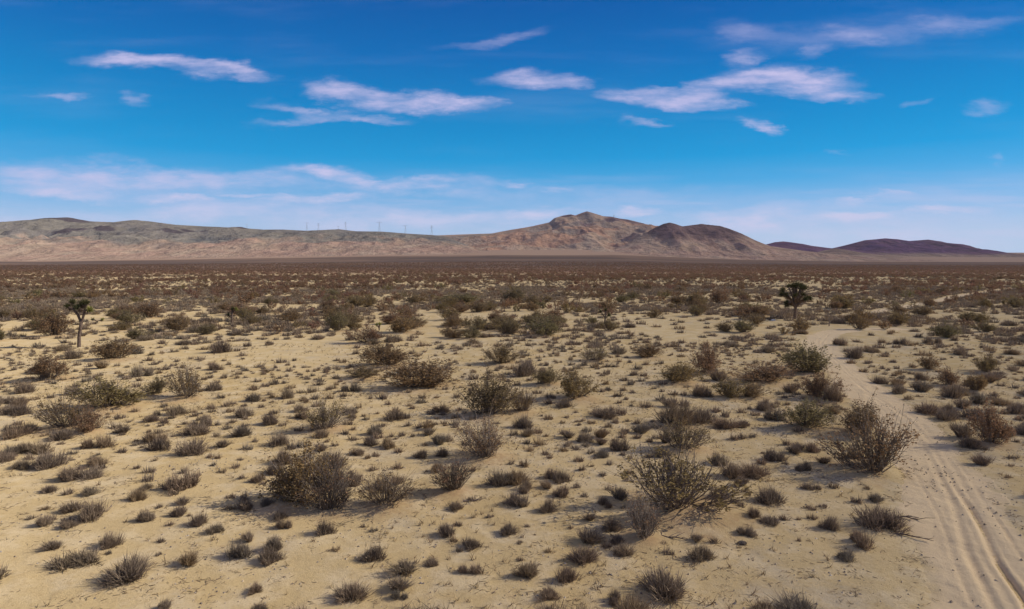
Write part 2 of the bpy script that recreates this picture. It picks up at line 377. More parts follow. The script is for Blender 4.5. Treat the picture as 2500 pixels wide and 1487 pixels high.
# ------------------------------------------------------------------ the plants' places, read off the view
# big bushes: x0, x1, top, base, kind, phrase (picture pixels)
BIG = [
 (1551, 1777, 1118, 1254, 'open', 'widest spreading bare-stemmed bush in front'),
 (1532, 1607, 1220, 1316, 'bare', 'broom-like bare bush nearest the viewer'),
 (668, 800, 1099, 1226, 'leafy', 'leafy half of the big twin bush'),
 (760, 856, 1130, 1240, 'bare', 'twiggy half of the big twin bush'),
 (885, 998, 1152, 1235, 'open', 'vase-shaped bush beside the big twin bush'),
 (1061, 1142, 1126, 1203, 'bare', 'upright twiggy bush'),
 (1129, 1229, 1026, 1116, 'open', 'tall upright grey-green bush'),
 (762, 842, 984, 1050, 'open', 'narrow straw-topped bush'),
 (2040, 2193, 1027, 1151, 'open', 'tall bush on the road edge'),
 (2050, 2140, 990, 1062, 'leafy', 'bush tucked behind the tall roadside bush'),
 (1630, 1728, 1031, 1101, 'open', 'bush fanning out before the grey thicket'),
 (208, 325, 933, 999, 'leafy', 'dense round-topped bush'),
 (108, 197, 975, 1052, 'open', 'pale-stemmed open bush'),
 (189, 246, 1009, 1061, 'leafy', 'ragged bush touching the pale-stemmed bush'),
 (412, 484, 903, 975, 'open', 'see-through bush with long shadow'),
 (353, 399, 930, 967, 'leafy', 'small two-toned bush'),
 (242, 314, 835, 880, 'leafy', 'yellowish bush beyond the forked tree'),
 (93, 169, 873, 927, 'leafy', 'bush below the forked tree'),
 (887, 987, 846, 897, 'green', 'greenest bush with one pale stem'),
 (851, 919, 900, 927, 'green', 'low bush before the greenest bush'),
 (957, 1091, 884, 946, 'leafy', 'wide double bush'),
 (1140, 1242, 926, 1014, 'leafy', 'tallest brown bush at centre'),
 (1240, 1302, 954, 1009, 'open', 'twiggy bush against the tallest brown bush'),
 (1373, 1457, 918, 980, 'leafy', 'dark round bush with long shadow'),
 (1313, 1366, 912, 946, 'leafy', 'low bush behind the dark round bush'),
 (1625, 1702, 901, 943, 'leafy', 'squat brown bush with long shadow'),
 (1694, 1758, 856, 918, 'leafy', 'tall dark two-tier bush'),
 (1421, 1477, 854, 886, 'open', 'pinkish fan-shaped bush'),
 (1556, 1610, 848, 878, 'leafy', 'low flat bush on pale sand'),
 (1187, 1257, 852, 892, 'green', 'green bush leaning over pale sand'),
 (1755, 1812, 935, 976, 'leafy', 'first of two joined bushes'),
 (1611, 1694, 986, 1042, 'shrub', 'grey thicket behind the fanning bush'),
 (1919, 2009, 854, 915, 'leafy', 'big brown bush beside the road'),
 (1804, 1913, 898, 937, 'leafy', 'long low bush near the road'),
 (1963, 2034, 919, 975, 'leafy', 'bush leaning towards the road'),
 (1921, 2021, 986, 1048, 'leafy', 'dark bush short of the tall roadside bush'),
 (1815, 1868, 944, 976, 'leafy', 'second of two joined bushes'),
 (955, 1019, 779, 815, 'leafy', 'darkest round bush on the middle plain'),
 (1230, 1280, 704, 738, 'leafy', 'dark bush far out on the plain'),
 (1933, 1974, 782, 813, 'leafy', 'bush below the dense tree'),
 (1794, 1835, 785, 813, 'leafy', 'low brown bush short of the dense tree'),
 (2082, 2118, 777, 808, 'leafy', 'bush standing at the road bend'),
 (2143, 2171, 785, 806, 'leafy', 'small bush past the road bend'),
 (2033, 2082, 726, 752, 'leafy', 'dark bush at the end of the far track'),
 (2171, 2197, 736, 753, 'leafy', 'lone bush before the far track'),
 (2251, 2289, 873, 904, 'leafy', 'first dark bush across the road'),
 (2293, 2337, 906, 944, 'leafy', 'second dark bush across the road'),
 (2358, 2404, 919, 957, 'leafy', 'third dark bush across the road'),
 (2377, 2425, 873, 911, 'leafy', 'farther dark bush across the road'),
 (2385, 2450, 998, 1090, 'leafy', 'tall bush across the road'),
 (101, 157, 766, 822, 'leafy', 'bushy clump left of the forked tree'),
 (413, 463, 777, 811, 'leafy', 'brown bush on the middle plain'),
 (806, 845, 769, 811, 'leafy', 'reddish bush on the middle plain'),
 (1067, 1168, 718, 741, 'leafy', 'long dark hedge-like bush'),
 (1196, 1272, 780, 808, 'leafy', 'flat reddish bush'),
 (2010, 2050, 940, 985, 'shrub', 'grey bush between road and dark bushes'),
 (1690, 1745, 1000, 1040, 'shrub', 'grey bush right of the grey thicket'),
 (560, 640, 745, 770, 'leafy', 'broad bush below the hills'),
 (330, 380, 745, 780, 'leafy', 'bush beyond the yellowish bush'),
 (1470, 1500, 735, 765, 'leafy', 'dark bush right of the long hedge-like bush'),
 (1840, 1868, 715, 735, 'leafy', 'black-looking bush short of the mountain foot'),
 (1740, 1775, 710, 740, 'leafy', 'round bush on the far plain'),
 (1680, 1715, 715, 748, 'leafy', 'bush on yellow grass'),
 (2100, 2140, 935, 955, 'shrub', 'unused')]
BIG = BIG[:-1]
Z5 = "200 90 85;265 145 95;440 212 85;665 115 95;600 36 70;835 110 45;770 125 60;750 165 60;790 190 70;930 175 40;915 200 55;1025 158 35;1080 165 70;1215 110 120;1320 105 45;980 82 60;840 50 70;1210 48 50;1390 70 60;1530 65 60;1355 160 35;1270 195 45;1235 170 35;1335 212 40;1375 240 60;1470 210 70;1545 235 40;1510 250 50;1185 228 90;860 225 80;710 230 45;705 270 110;610 290 60;865 275 40;1150 280 55;1240 280 60;1375 280 40;1455 300 60;1560 310 60;365 255 45;355 300 75;280 335 65;260 383 85;125 405 65;60 300 70;135 315 50;410 335 45;45 460 40;1195 310 45;1175 355 90;1430 350 80;1500 330 70;1210 405 70;1090 365 50;1290 440 50;1430 420 100;1530 385 45;1480 465 55;1145 470 65;1045 495 50;845 460 60;935 510 115;805 515 70;765 560 90;850 570 70;660 495 60;570 540 80;495 515 50;620 565 35;535 605 80;590 635 90;1550 435 40;1555 510 60;1360 525 110;1535 575 90;1255 605 70;1120 585 90;1060 640 150;1350 650 130;1375 590 60;1195 655 50;910 655 40;790 690 140;820 740 130;420 730 155;180 680 130;255 770 70;255 810 35;1035 765 180;1385 740 75;1440 690 50;1565 710 80;110 850 170;235 930 130;380 915 120;450 860 70;790 815 45;750 885 80;675 860 50;975 890 65;910 868 25;1150 795 60;1200 800 55;1340 805 40;1320 855 60;1360 928 60;1455 945 85;1575 820 50;960 990 190;910 1030 80;105 1005 90;220 1015 75;1280 1048 70;1365 1060 70;1570 1040 40;1275 1120 75;675 1065 105;590 1025 20;965 1090 85;820 1110 60;385 1180 155 120;80 1120 60;945 1160 90;730 1195 95;890 1220 60;1070 1215 100;1010 1165 40;65 1225 90;120 1190 70;225 1235 95;1180 1255 100;830 1312 60;505 1335 120 85;125 1365 110;1390 1310 85;1335 1400 140 95;1560 1360 90;1530 1425 110;280 1450 240 75;810 1395 50;490 1385 50;1015 1450 140"
Z6 = "50 65 60;605 125 60;615 85 70;720 65 85;845 50 85;580 35 80;760 20 70;975 122 55;1030 75 80;130 180 80;210 165 40;65 168 20;515 180 50;350 235 50;415 245 60;285 280 35;75 315 70;160 270 40;180 345 70;370 325 80;250 375 60;330 370 80;430 355 55;480 325 40;480 285 60;575 365 100;540 400 80;435 420 65;270 430 70;180 445 60;165 405 90;45 385 45;700 420 40;775 415 80;945 375 50;1040 405 65;1030 440 80;1125 405 40;1260 405 70;1210 225 75;1365 290 80;1540 285 45;820 450 50;630 475 50;250 500 90;350 465 80;70 512 60;50 575 90;130 585 60;255 540 90;570 510 85;855 540 120 65;745 510 40;1155 495 100;660 525 40;1075 565 50;1015 600 75;945 590 60;1130 540 50;590 610 60;730 635 90;905 650 60;770 585 60;245 620 70;380 660 85;325 625 80;590 670 70;700 705 90;820 700 70;865 670 40;975 660 45;1080 650 90;1250 600 60;1305 585 40;1150 705 110 70;110 705 120;185 730 80;265 720 80;415 690 40;470 715 60;615 765 85;885 755 80;735 775 60;1030 790 90;1165 785 90;135 825 140 85;430 860 230 120;715 865 80;875 855 75;1140 875 90;1365 870 60;585 955 120;490 920 90;570 885 50;865 945 100;100 1040 70;1555 960 150;140 1225 85;405 1255 100 90;650 1220 40;720 1245 65;1475 1165 60;1190 1280 110;1360 1060 60;65 1355 120;50 1425 130;1350 1350 110;1270 1385 60;1235 1320 80;470 1370 70;1580 1260 70"
Z7 = "120 75 70;190 45 70;240 75 50;320 110 45;370 105 40;460 100 50;325 70 60;420 60 60;550 70 60;690 40 60;800 105 75;915 100 40;1000 60 60;1080 80 60;930 60 50;1150 85 60;1250 105 40;1235 60 60;1305 95 30;1460 85 50;1390 90 80;1525 85 50;1230 150 60;510 205 45;470 250 55;355 205 60;330 250 70;215 270 150;60 280 50;110 310 50;165 335 55;130 225 80;240 185 40;600 210 80;565 230 70;680 225 80;750 220 60;800 220 60;895 190 40;820 185 50;1000 205 60;940 235 80;1090 195 60;920 275 70;980 280 60;860 310 70;965 315 60;900 335 60;855 370 50;910 385 60;300 390 70;370 450 80;380 420 70;470 470 90;315 335 60;255 305 55;710 375 60;740 330 70;820 405 80;870 430 40;825 450 40;1050 360 35;1100 380 40;1180 400 80;1100 435 80;1150 475 100;1240 400 50;1360 405 120;1460 305 110;1380 310 50;1000 475 80;905 470 40;740 535 160 65;680 510 80;850 520 80;800 570 60;770 490 60;545 505 40;490 535 40;370 545 80;595 555 40;750 595 60;565 585 40;460 570 40;610 625 70;715 665 90 65;855 635 70;850 660 60;880 560 40;945 575 70;965 630 110;1060 605 80;1245 465 80;1510 600 150 75;1450 500 80;1510 530 70;1560 680 70;215 600 110;140 645 70;230 700 75;230 650 90;310 705 80;355 655 45;490 665 90;500 705 60;465 750 70;355 775 65;640 760 70;715 785 90;825 740 110;850 775 50;760 835 60;895 800 50;945 665 70;1095 790 90;1120 700 90;1025 690 60;585 875 60;650 850 35;720 910 70;890 900 80;215 845 80;125 835 60;380 800 50;170 950 150 85;60 940 70;220 1005 110;450 945 100 80;350 990 90;545 985 60;455 1040 100;600 1045 60;870 945 45;825 1060 115 85;735 1100 95;165 1090 140 75;370 1135 100 80;640 1195 90;780 1255 120 85;640 1330 165 85;810 1340 90;510 1245 40;230 1230 45;110 1270 110;180 1335 50;280 1285 20;375 1395 70;590 1445 180 95;750 1370 80;185 1445 50;1355 1440 140 80;1330 1330 90;1440 1340 80;1140 1405 80;1160 1255 50;1470 830 110 85;1560 915 150 105;1560 1090 80"
Z8 = "30 680 80;85 960 160 80;145 890 70;215 870 110 65;290 785 70;365 715 75;160 585 90;25 600 60;70 580 40;165 545 60;215 640 100;270 515 45;310 485 80;345 500 60;190 1115 155 80;20 1150 60;65 1080 50;110 980 60;385 935 80;350 810 80;440 820 80;150 830 35;560 1035 60;760 1050 50;425 1165 70;495 1150 60;270 1225 70;90 1210 80;545 1275 105 75;830 1260 250 115;700 1125 75;810 1120 90;720 1370 140 90;640 1450 100;50 1310 90;105 1310 40;360 1345 35;435 1215 60;625 510 40;550 600 90;360 1225 30;600 205 80;640 240 55;680 275 100;660 305 60;760 310 50;740 355 60;850 340 40;835 425 80;940 440 90;945 485 90;990 520 60;1075 470 100;1040 450 60;1075 400 80;845 190 60;760 225 50;860 270 50;910 300 50;1000 210 60;935 220 60;1060 160 70;1180 220 70;1140 195 80;1270 180 60;1300 260 80;1350 270 60;1440 220 50;960 360 50;1020 330 50;1270 510 110;1300 490 80;1215 470 70;1290 480 80;1415 550 100;1320 575 90;1125 600 130 60;1230 640 130 65;1240 600 80;1375 630 120;1305 745 120 90;1360 800 110;1420 900 100;1455 820 60;1340 440 60"
SMALL = []
for txt, ox, oy, k in ((Z5, 80, 820, 2.65), (Z6, 640, 820, 2.65), (Z7, 1200, 820, 2.65), (Z8, 1800, 760, 2.3935)):
    for it in txt.split(';'):
        a = [float(q) for q in it.split()]
        h = a[3] if len(a) > 3 else a[2] * (.62 + .12 * math.sin(a[0]))
        SMALL.append((ox + a[0] / k, oy + a[1] / k, a[2] / k, h / k))
def to_world(x, ybase, wpx, hpx):
    X, Y = gp(x, ybase); f = proj(X, Y, 0)[2]
    return X, Y, wpx * f / FPX, hpx * f / FPX

bigs = []            # X, Y, width, height, kind, phrase, px, py, pixel width
for (x0, x1, t_, b_, kd, ph) in BIG:
    X, Y, W, H = to_world((x0 + x1) / 2, b_, x1 - x0, b_ - t_)
    H = max(.55, H - .12 * W * CAMH / Y)            # the view looks down on the top a little
    bigs.append([X, Y, W * 1.05, H, kd, ph, (x0 + x1) / 2, b_, x1 - x0])
smalls = []
for (x, y_, wp_, hp_) in SMALL:
    X, Y, W, H = to_world(x, y_, wp_, hp_)
    smalls.append([X, Y, W, H, x, y_, wp_])

class Hash:
    def __init__(s, cell=2.0): s.c = cell; s.d = {}
    def add(s, x, y, r): s.d.setdefault((int(x // s.c), int(y // s.c)), []).append((x, y, r))
    def hit(s, x, y, r):
        i, j = int(x // s.c), int(y // s.c)
        for a in (-1, 0, 1):
            for b in (-1, 0, 1):
                for (p, q, rr) in s.d.get((i + a, j + b), ()):
                    if (p - x)**2 + (q - y)**2 < (r + rr)**2: return True
        return False
hs = Hash()
for b in bigs: hs.add(b[0], b[1], b[2] * .42)
for b in smalls: hs.add(b[0], b[1], b[2] * .42)
JOSH = [gp(194, 846), gp(1941, 781)]
for q in JOSH: hs.add(q[0], q[1], .5)

def scatter(n, d0, d1, dens_fn, power=1.0, half=.92):
    """random spots over the wedge of plain the view can see, thinned by dens_fn"""
    Y = np.sqrt(rng.random(n) * (d1**2 - d0**2) + d0**2)
    X = (rng.random(n) * 2 - 1) * half * Y
    k = rng.random(n) < dens_fn(X, Y)
    return X[k], Y[k]
def off_road(X, Y, m=.35):
    return (line_dist(X, Y, ROAD) > HW + m) & (line_dist(X, Y, TRACK) > HWT + .4)
def wedge(d0, d1, half=.92): return half * (d1**2 - d0**2)
BARE = [(650, 862, 250, 27), (760, 850, 130, 18), (2010, 806, 60, 13)]
def listed_zone(px, py): return (px > 88) & (px < 2412) & (py > 872) & (py < 1366)
def small_density(X, Y):
    px, py, _ = proj(X, Y, 0)
    d = np.where(py > 830, .55, 1.0) * (.10 + 1.0 * sstep(fbm(X / 16, Y / 22, 4, 21), -.22, .24))
    d = np.where(listed_zone(px, py), 0, d)
    for (cx, cy, rx, ry) in BARE: d = np.where(((px - cx) / rx)**2 + ((py - cy) / ry)**2 < 1, .06, d)
    d = np.where(py > 1366, .36, d)
    return np.clip(d, 0, 1)
def big_density(X, Y):
    px, py, _ = proj(X, Y, 0)
    d = np.where(py > 830, .25, 1.0) * (.15 + 1.0 * sstep(fbm(X / 26, Y / 34, 3, 31), -.3, .3))
    d = np.where(listed_zone(px, py), 0, d)
    for (cx, cy, rx, ry) in BARE: d = np.where(((px - cx) / rx)**2 + ((py - cy) / ry)**2 < 1, 0, d)
    return np.clip(d, 0, 1)
# more bushes, random: near and middle plain
X, Y = scatter(int(wedge(13, 260) / 24), 13, 260, big_density)
ok = off_road(X, Y, .9)
for x, y in zip(X[ok], Y[ok]):
    s = rng.uniform(.55, 1.2) * (1 + .25 * (rng.random() < .15)); W_, H_ = 1.9 * s * rng.uniform(.8, 1.35), 1.25 * s
    if y < 34: continue
    px, py, f = proj(x, y, 0)
    if (abs(px - 1941) < 62 and 690 < py < 806) or (abs(px - 205) < 75 and 735 < py < 900): continue
    if hs.hit(x, y, W_ * .40): continue
    hs.add(x, y, W_ * .40)
    bigs.append([x, y, W_, H_, 'leafy', None, px, py, W_ * FPX / f])
X, Y = scatter(int(wedge(12, 230) / 1.5), 12, 230, small_density)
ok = off_road(X, Y)
for x, y in zip(X[ok], Y[ok]):
    s = rng.uniform(.55, 1.25) * (1 + .45 * float(sstep(y, 50, 90))); W_, H_ = .80 * s * rng.uniform(.9, 1.35), .42 * s * rng.uniform(.8, 1.2)
    if hs.hit(x, y, W_ * .28): continue
    hs.add(x, y, W_ * .28)
    px, py, f = proj(x, y, 0)
    smalls.append([x, y, W_, H_, px, py, W_ * FPX / f])
X, Y = scatter(int(wedge(13, 60) / .6), 13, 60, lambda X, Y: .08 + .75 * sstep(fbm(X / 7, Y / 7, 3, 27), -.1, .4))
ok = off_road(X, Y, .1)
for x, y in zip(X[ok], Y[ok]):
    px, py, f = proj(x, y, 0)
    if any(((px - cx) / rx)**2 + ((py - cy) / ry)**2 < 1 for (cx, cy, rx, ry) in BARE): continue
    W_ = .48 * rng.uniform(.5, 1.3)
    if hs.hit(x, y, W_ * .5): continue
    hs.add(x, y, W_ * .5)
    smalls.append([x, y, W_, W_ * rng.uniform(.4, .75), px, py, W_ * FPX / f])
BUSH_SPOTS = [(b[0], b[1], b[2] * .5) for b in bigs if b[1] < 110]

# ------------------------------------------------------------------ ground
def build_ground():
    th = np.concatenate([np.arange(-48, 48.01, .25), np.arange(54, 307, 6.0)])
    r = [2.0]
    while r[-1] < 9500: r.append(r[-1] * 1.0072 + .012)
    r = np.array(r)
    TH, RR = np.meshgrid(np.radians(th), r)
    X = RR * np.sin(TH); Y = RR * np.cos(TH)
    Z = ground_z(X, Y)
    litter = np.zeros_like(X); nearm = RR < 125
    xs, ys = X[nearm], Y[nearm]; zz = np.zeros_like(xs); ll = np.zeros_like(xs)
    wob = 1 + .45 * fbm(xs / .7, ys / .7, 3, 41)
    for (bx, by, br) in BUSH_SPOTS:
        m = (np.abs(xs - bx) < 3.2) & (np.abs(ys - by) < 3.2)
        if not m.any(): continue
        d = np.hypot(xs[m] - bx, ys[m] - by) / max(br, .5)
        zz[m] += .14 * np.exp(-(d / .95)**2)
        ll[m] = np.maximum(ll[m], np.clip(1.4 - d * .80 * wob[m], 0, 1))
    Z[nearm] += zz; litter[nearm] = ll
    for L, hw in ((ROAD, HW), (TRACK, HWT)):
        dd = line_dist(X, Y, L)
        Z -= .07 * sstep(dd, hw * .82, hw * .5)
        Z += .02 * np.exp(-((dd - hw * 1.25) / .45)**2)
        litter *= sstep(dd, hw * .8, hw * 1.1)
    n, m = X.shape
    V = np.stack([X, Y, Z], -1).reshape(-1, 3)
    F = grid_faces(n, m)
    i = np.arange(n - 1) * m
    F = np.concatenate([F, np.stack([i + m - 1, i, i + m, i + 2 * m - 1], -1)])       # close the circle
    cap = np.arange(m)[None, ::-1]
    col = PCX + FPX * X / np.maximum(Y, 1)
    wav = fbm(X / 400, Y / 160, 3, 51)
    scrub = sstep(Y + 120 * wav, 260, 900) * .92
    thick = sstep(Y + 350 * wav, 900, 1500) * sstep(Y + 250 * wav, 3000, 2600) * (.55 + .45 * sstep(wav, -.3, .2)) * .9
    fan = sstep(Y + 120 * wav, 2650, 2850)
    me = make_mesh('ground', V, [F, cap], [sand_mat('desert_sand')], smooth=True,
        attrs={'litter': ('FLOAT', litter.ravel()), 'scrubland': ('FLOAT', scrub.ravel()), 'thicket': ('FLOAT', thick.ravel()), 'fan': ('FLOAT', fan.ravel())})
    o = obj('ground', me); tag(o, 'pale tan desert sand plain reaching to the foot of the hills', 'ground', kind='structure')
build_ground()
def build_road(name, L, hw, label, ruts):
    n = len(L); k = 61
    d = np.gradient(L, axis=0); d /= np.linalg.norm(d, axis=1)[:, None]
    nrm = np.c_[d[:, 1], -d[:, 0]]
    s = np.linspace(-1, 1, k)
    along = np.r_[0, np.cumsum(np.hypot(*np.diff(L, axis=0).T))]
    A, Sx = np.meshgrid(along, s, indexing='ij')
    off = Sx * hw
    X = L[:, 0][:, None] + nrm[:, 0][:, None] * off; Y = L[:, 1][:, None] + nrm[:, 1][:, None] * off
    Z = ground_z(X, Y)
    e = 1 - np.abs(Sx)
    edge = .55 * fbm(A / 1.6, Sx * 1.2, 4, 61)
    Z += -.008 + np.where(e < .12, -(.12 - e) * .6, 0) + edge * .06 * sstep(e, .45, .1)
    rut = np.zeros_like(Z)
    for (o_, wd, dp, sd_) in ruts:
        c = o_ + .26 * fbm(along / 6, along * 0 + sd_, 2, 71 + sd_)[:, None]
        g = np.exp(-(((off - c) / wd)**2))
        stren = (.55 + .7 * fbm(along / 4, along * 0 + sd_, 2, 81 + sd_))[:, None] * (.16 + .84 * sstep(Y, 26, 17))
        rut = np.maximum(rut, g * np.clip(stren, .05, 1))
        Z -= dp * g * np.clip(stren, .1, 1)
        Z += dp * .55 * np.exp(-(((off - c - wd * 1.7) / (wd * .7))**2)) * np.clip(stren, .1, 1)
        Z += dp * .45 * np.exp(-(((off - c + wd * 1.7) / (wd * .7))**2)) * np.clip(stren, .1, 1)
    Z += .014 * fbm(X / .22, Y / .22, 3, 91) + .010 * rut * np.sign(np.sin(A * 2 * np.pi / .16 + 3 * Sx)) * (Y < 40)
    me = make_mesh(name, np.stack([X, Y, Z], -1).reshape(-1, 3), [grid_faces(n, k)], [sand_mat(name, True)], smooth=True, attrs={'litter': ('FLOAT', rut.ravel()), 'packed': ('FLOAT', sstep(e + .50 * edge, .10, .40).ravel())})
    o = obj(name, me); tag(o, label, 'road', kind='structure')
RUTS = [(-.62, .06, .030, 1), (-.05, .10, .085, 4), (.27, .09, .10, 5), (.72, .11, .05, 6), (1.0, .05, .035, 7)]
build_road('dirt_road', ROAD, HW, 'rutted pale dirt road curving away through the scrub', RUTS)
build_road('dirt_track', TRACK, HWT, 'faint sandy track slanting off beyond the road bend', [(-.7, .25, .05, 1), (.8, .25, .05, 2)])

# ------------------------------------------------------------------ hills
def hill_mat(name):
    m, t = new_mat(name)
    geo = t.add('ShaderNodeNewGeometry'); P = geo.outputs['Position']
    a = t.add('ShaderNodeAttribute', attribute_name='rock')
    n1 = t.noise(t.map(P, scale=(1, .5, 1.6)), .012, 6, .65); n2 = t.noise(P, .05, 4, .7)
    v = t.math('MULTIPLY', t.rng(n1.outputs['Fac'], .3, .7, .80, 1.18), t.rng(n2.outputs['Fac'], .3, .7, .86, 1.12))
    c = t.mix(1.0, a.outputs['Color'], v, 'MULTIPLY')
    b = t.add('ShaderNodeBump'); b.inputs['Distance'].default_value = 40; b.inputs['Strength'].default_value = .9
    t.l.new(n1.outputs['Fac'], b.inputs['Height'])
    d = t.add('ShaderNodeBsdfDiffuse'); d.inputs['Roughness'].default_value = .8
    t.l.new(c, d.inputs[0]); t.l.new(b.outputs[0], d.inputs['Normal'])
    o = t.add('ShaderNodeOutputMaterial'); t.l.new(d.outputs[0], o.inputs[0])
    return m
M_HILL = hill_mat('hillside')
TAN, PINK, GREY, GREEN, DARK, PURP, CREAM = [np.array(c) for c in ((.41, .295, .215), (.41, .275, .205), (.21, .19, .175), (.20, .195, .165), (.085, .068, .075), (.150, .080, .140), (.46, .36, .26))]
def mixc(a, b, f): return a * (1 - f[..., None]) + b * f[..., None]
HILLS = {}
def hill(name, label, crest, D0, D1, seed, power, gully, gscale, colour, D2=None, dstep=140, xstep=190):
    crest = np.array(crest, float)
    D2 = D2 or D1 + (D1 - D0) * .8
    x0, x1 = crest[0, 0], crest[-1, 0]
    xs = np.linspace((x0 - PCX) / FPX * D1, (x1 - PCX) / FPX * D1, xstep)
    ds = np.concatenate([np.linspace(D0, D1, dstep), np.linspace(D1, D2, dstep // 2)[1:]])
    Dg, Xg = np.meshgrid(ds, xs, indexing='ij')
    def height(X, D):
        jit = 90 * fbm(X / 420, X * 0, 2, seed + 3)
        Dc = D1 + jit
        zc = CAMH + (YH - np.interp(PCX + FPX * X / D1, crest[:, 0], crest[:, 1])) / FPX * D1
        base = far_rise(X, np.minimum(D, D1)) - 4
        t = np.clip((D - D0) / (Dc - D0), 0, None)
        front = np.clip(t, 0, 1)
        prof = np.where(t <= 1, front**power, np.clip(1 - (t - 1) * .9, 0, 1))
        warp = 60 * fbm(X / 300, D / 300, 2, seed + 8)
        g = .82 * ridged((X + warp) / gscale, (D + .35 * X) / (gscale * 2.6), 4, seed) + .20 * ridged((X + .4 * warp) / (gscale * .36), (D - .3 * X) / (gscale * 1.0), 4, seed + 2)
        bumps = fbm(X / (gscale * 1.5), D / (gscale * 1.2), 4, seed + 14)
        amp = gully * np.sin(np.pi * np.clip(t, 0, 1.0)) * (.12 + 1.15 * np.clip(t, 0, 1))
        rel = np.maximum(zc - base, 0)
        z = base + rel * np.clip(prof + amp * (.55 * g + .5 * bumps - .2), -.02, 1.6)
        # nothing on the near slope may stand above the crest line traced for it
        lim = CAMH + (zc - CAMH) * np.minimum(D / Dc, 1.0) - (1 - front) * rel * .10
        z = np.where(t <= 1, np.minimum(z, np.maximum(lim, base)), z)
        return z, t, rel, g, bumps
    z, t, rel, g, bumps = height(Xg, Dg)
    e_ = np.clip((z - (far_rise(Xg, np.minimum(Dg, D1)) - 4)) / rel.max(), 0, 1)
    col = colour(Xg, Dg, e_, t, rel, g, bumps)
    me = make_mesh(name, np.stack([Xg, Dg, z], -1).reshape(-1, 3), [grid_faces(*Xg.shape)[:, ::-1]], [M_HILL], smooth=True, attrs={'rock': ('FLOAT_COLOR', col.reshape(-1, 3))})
    o = obj(name, me); tag(o, label, 'hills' if 'hills' in name else 'mountain', kind='structure')
    HILLS[label] = lambda X, D: float(height(np.array([X]), np.array([D]))[0][0])
    return HILLS[label]
def blob(X, D, px, py_d, rx, rd):        # a patch of rock round column px at depth py_d
    return np.exp(-(((X - (px - PCX) / FPX * py_d) / rx)**2 + ((D - py_d) / rd)**2))
def col_left(X, D, z, t, rel, g, b):
    c = mixc(TAN, PINK, sstep(fbm(X / 260, D / 180, 4, 3), -.3, .4))
    n = fbm(X / 200, D / 160, 4, 7)
    c = mixc(c, CREAM, sstep(fbm(X / 150, D / 300, 4, 23), .12, .5) * .5)
    c = mixc(c, GREEN, sstep(t + .28 * n, .42, .60) * .85)
    c = mixc(c, GREY, sstep(fbm(X / 120, D / 120, 4, 29), .0, .4) * sstep(t, .3, .6) * .6)
    dk = np.zeros_like(X)
    for (px, dd, rx, rd) in ((175, 4150, 130, 110), (255, 4200, 90, 70), (420, 4250, 90, 60), (160, 4580, 200, 110), (590, 4560, 70, 60), (700, 4350, 90, 50), (480, 4350, 90, 45)):
        dk = np.maximum(dk, blob(X + 40 * n, D, px, dd, rx, rd))
    c = mixc(c, DARK, sstep(dk + .25 * n, .30, .62) * .95)
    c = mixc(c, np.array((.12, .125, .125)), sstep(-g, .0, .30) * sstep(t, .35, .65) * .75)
    return c
def col_mid(X, D, z, t, rel, g, b):
    n = fbm(X / 160, D / 160, 4, 37)
    c = mixc(TAN, np.array((.44, .265, .18)), sstep(n, -.2, .3))
    c = mixc(c, GREY, sstep(fbm(X / 110, D / 150, 4, 43), .05, .4) * sstep(t, .3, .55) * .55)
    c = mixc(c, GREEN, blob(X, D, 1040, 4700, 380, 330) * .9)
    dk = np.zeros_like(X)
    for (px, dd, rx, rd) in ((1385, 5120, 85, 110), (1425, 4650, 90, 170), (1530, 5050, 230, 220), (1490, 4850, 90, 130), (1570, 5150, 140, 170), (1440, 4150, 55, 60)):
        dk = np.maximum(dk, blob(X + 50 * n, D, px, dd, rx, rd))
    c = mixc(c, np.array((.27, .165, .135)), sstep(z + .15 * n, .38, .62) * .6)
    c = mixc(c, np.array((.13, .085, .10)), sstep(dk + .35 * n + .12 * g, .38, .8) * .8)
    c = mixc(c, CREAM, sstep(fbm(X / 90, D / 200, 3, 47), .15, .45) * sstep(t, .55, .25) * .5)
    return c
def col_cone(X, D, z, t, rel, g, b):
    n = fbm(X / 90, D / 120, 4, 53)
    c = mixc(TAN, PINK, sstep(n, -.3, .3))
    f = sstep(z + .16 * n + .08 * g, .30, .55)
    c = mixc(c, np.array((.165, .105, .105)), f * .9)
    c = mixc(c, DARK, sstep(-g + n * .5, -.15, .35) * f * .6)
    return c
def col_purp(X, D, z, t, rel, g, b):
    n = fbm(X / 160, D / 160, 4, 59)
    c = mixc(PURP, np.array((.185, .10, .135)), sstep(n, -.3, .35))
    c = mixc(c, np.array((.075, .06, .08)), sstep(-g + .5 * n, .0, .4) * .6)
    return mixc(c, TAN * .8, sstep(z + .06 * n, .20, .06))
def col_tan(X, D, z, t, rel, g, b):
    return mixc(TAN * .85, np.array((.30, .21, .16)), sstep(fbm(X / 90, D / 90, 3, 61), -.2, .3))
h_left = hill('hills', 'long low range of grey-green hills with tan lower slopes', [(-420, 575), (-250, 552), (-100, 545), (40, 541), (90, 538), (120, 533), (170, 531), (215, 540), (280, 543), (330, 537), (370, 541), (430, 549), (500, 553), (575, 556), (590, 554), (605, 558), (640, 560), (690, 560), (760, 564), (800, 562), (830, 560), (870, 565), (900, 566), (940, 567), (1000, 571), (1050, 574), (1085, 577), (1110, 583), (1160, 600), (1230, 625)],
     2900, 4600, 5, 1.2, .46, 200, col_left, dstep=200, xstep=420)
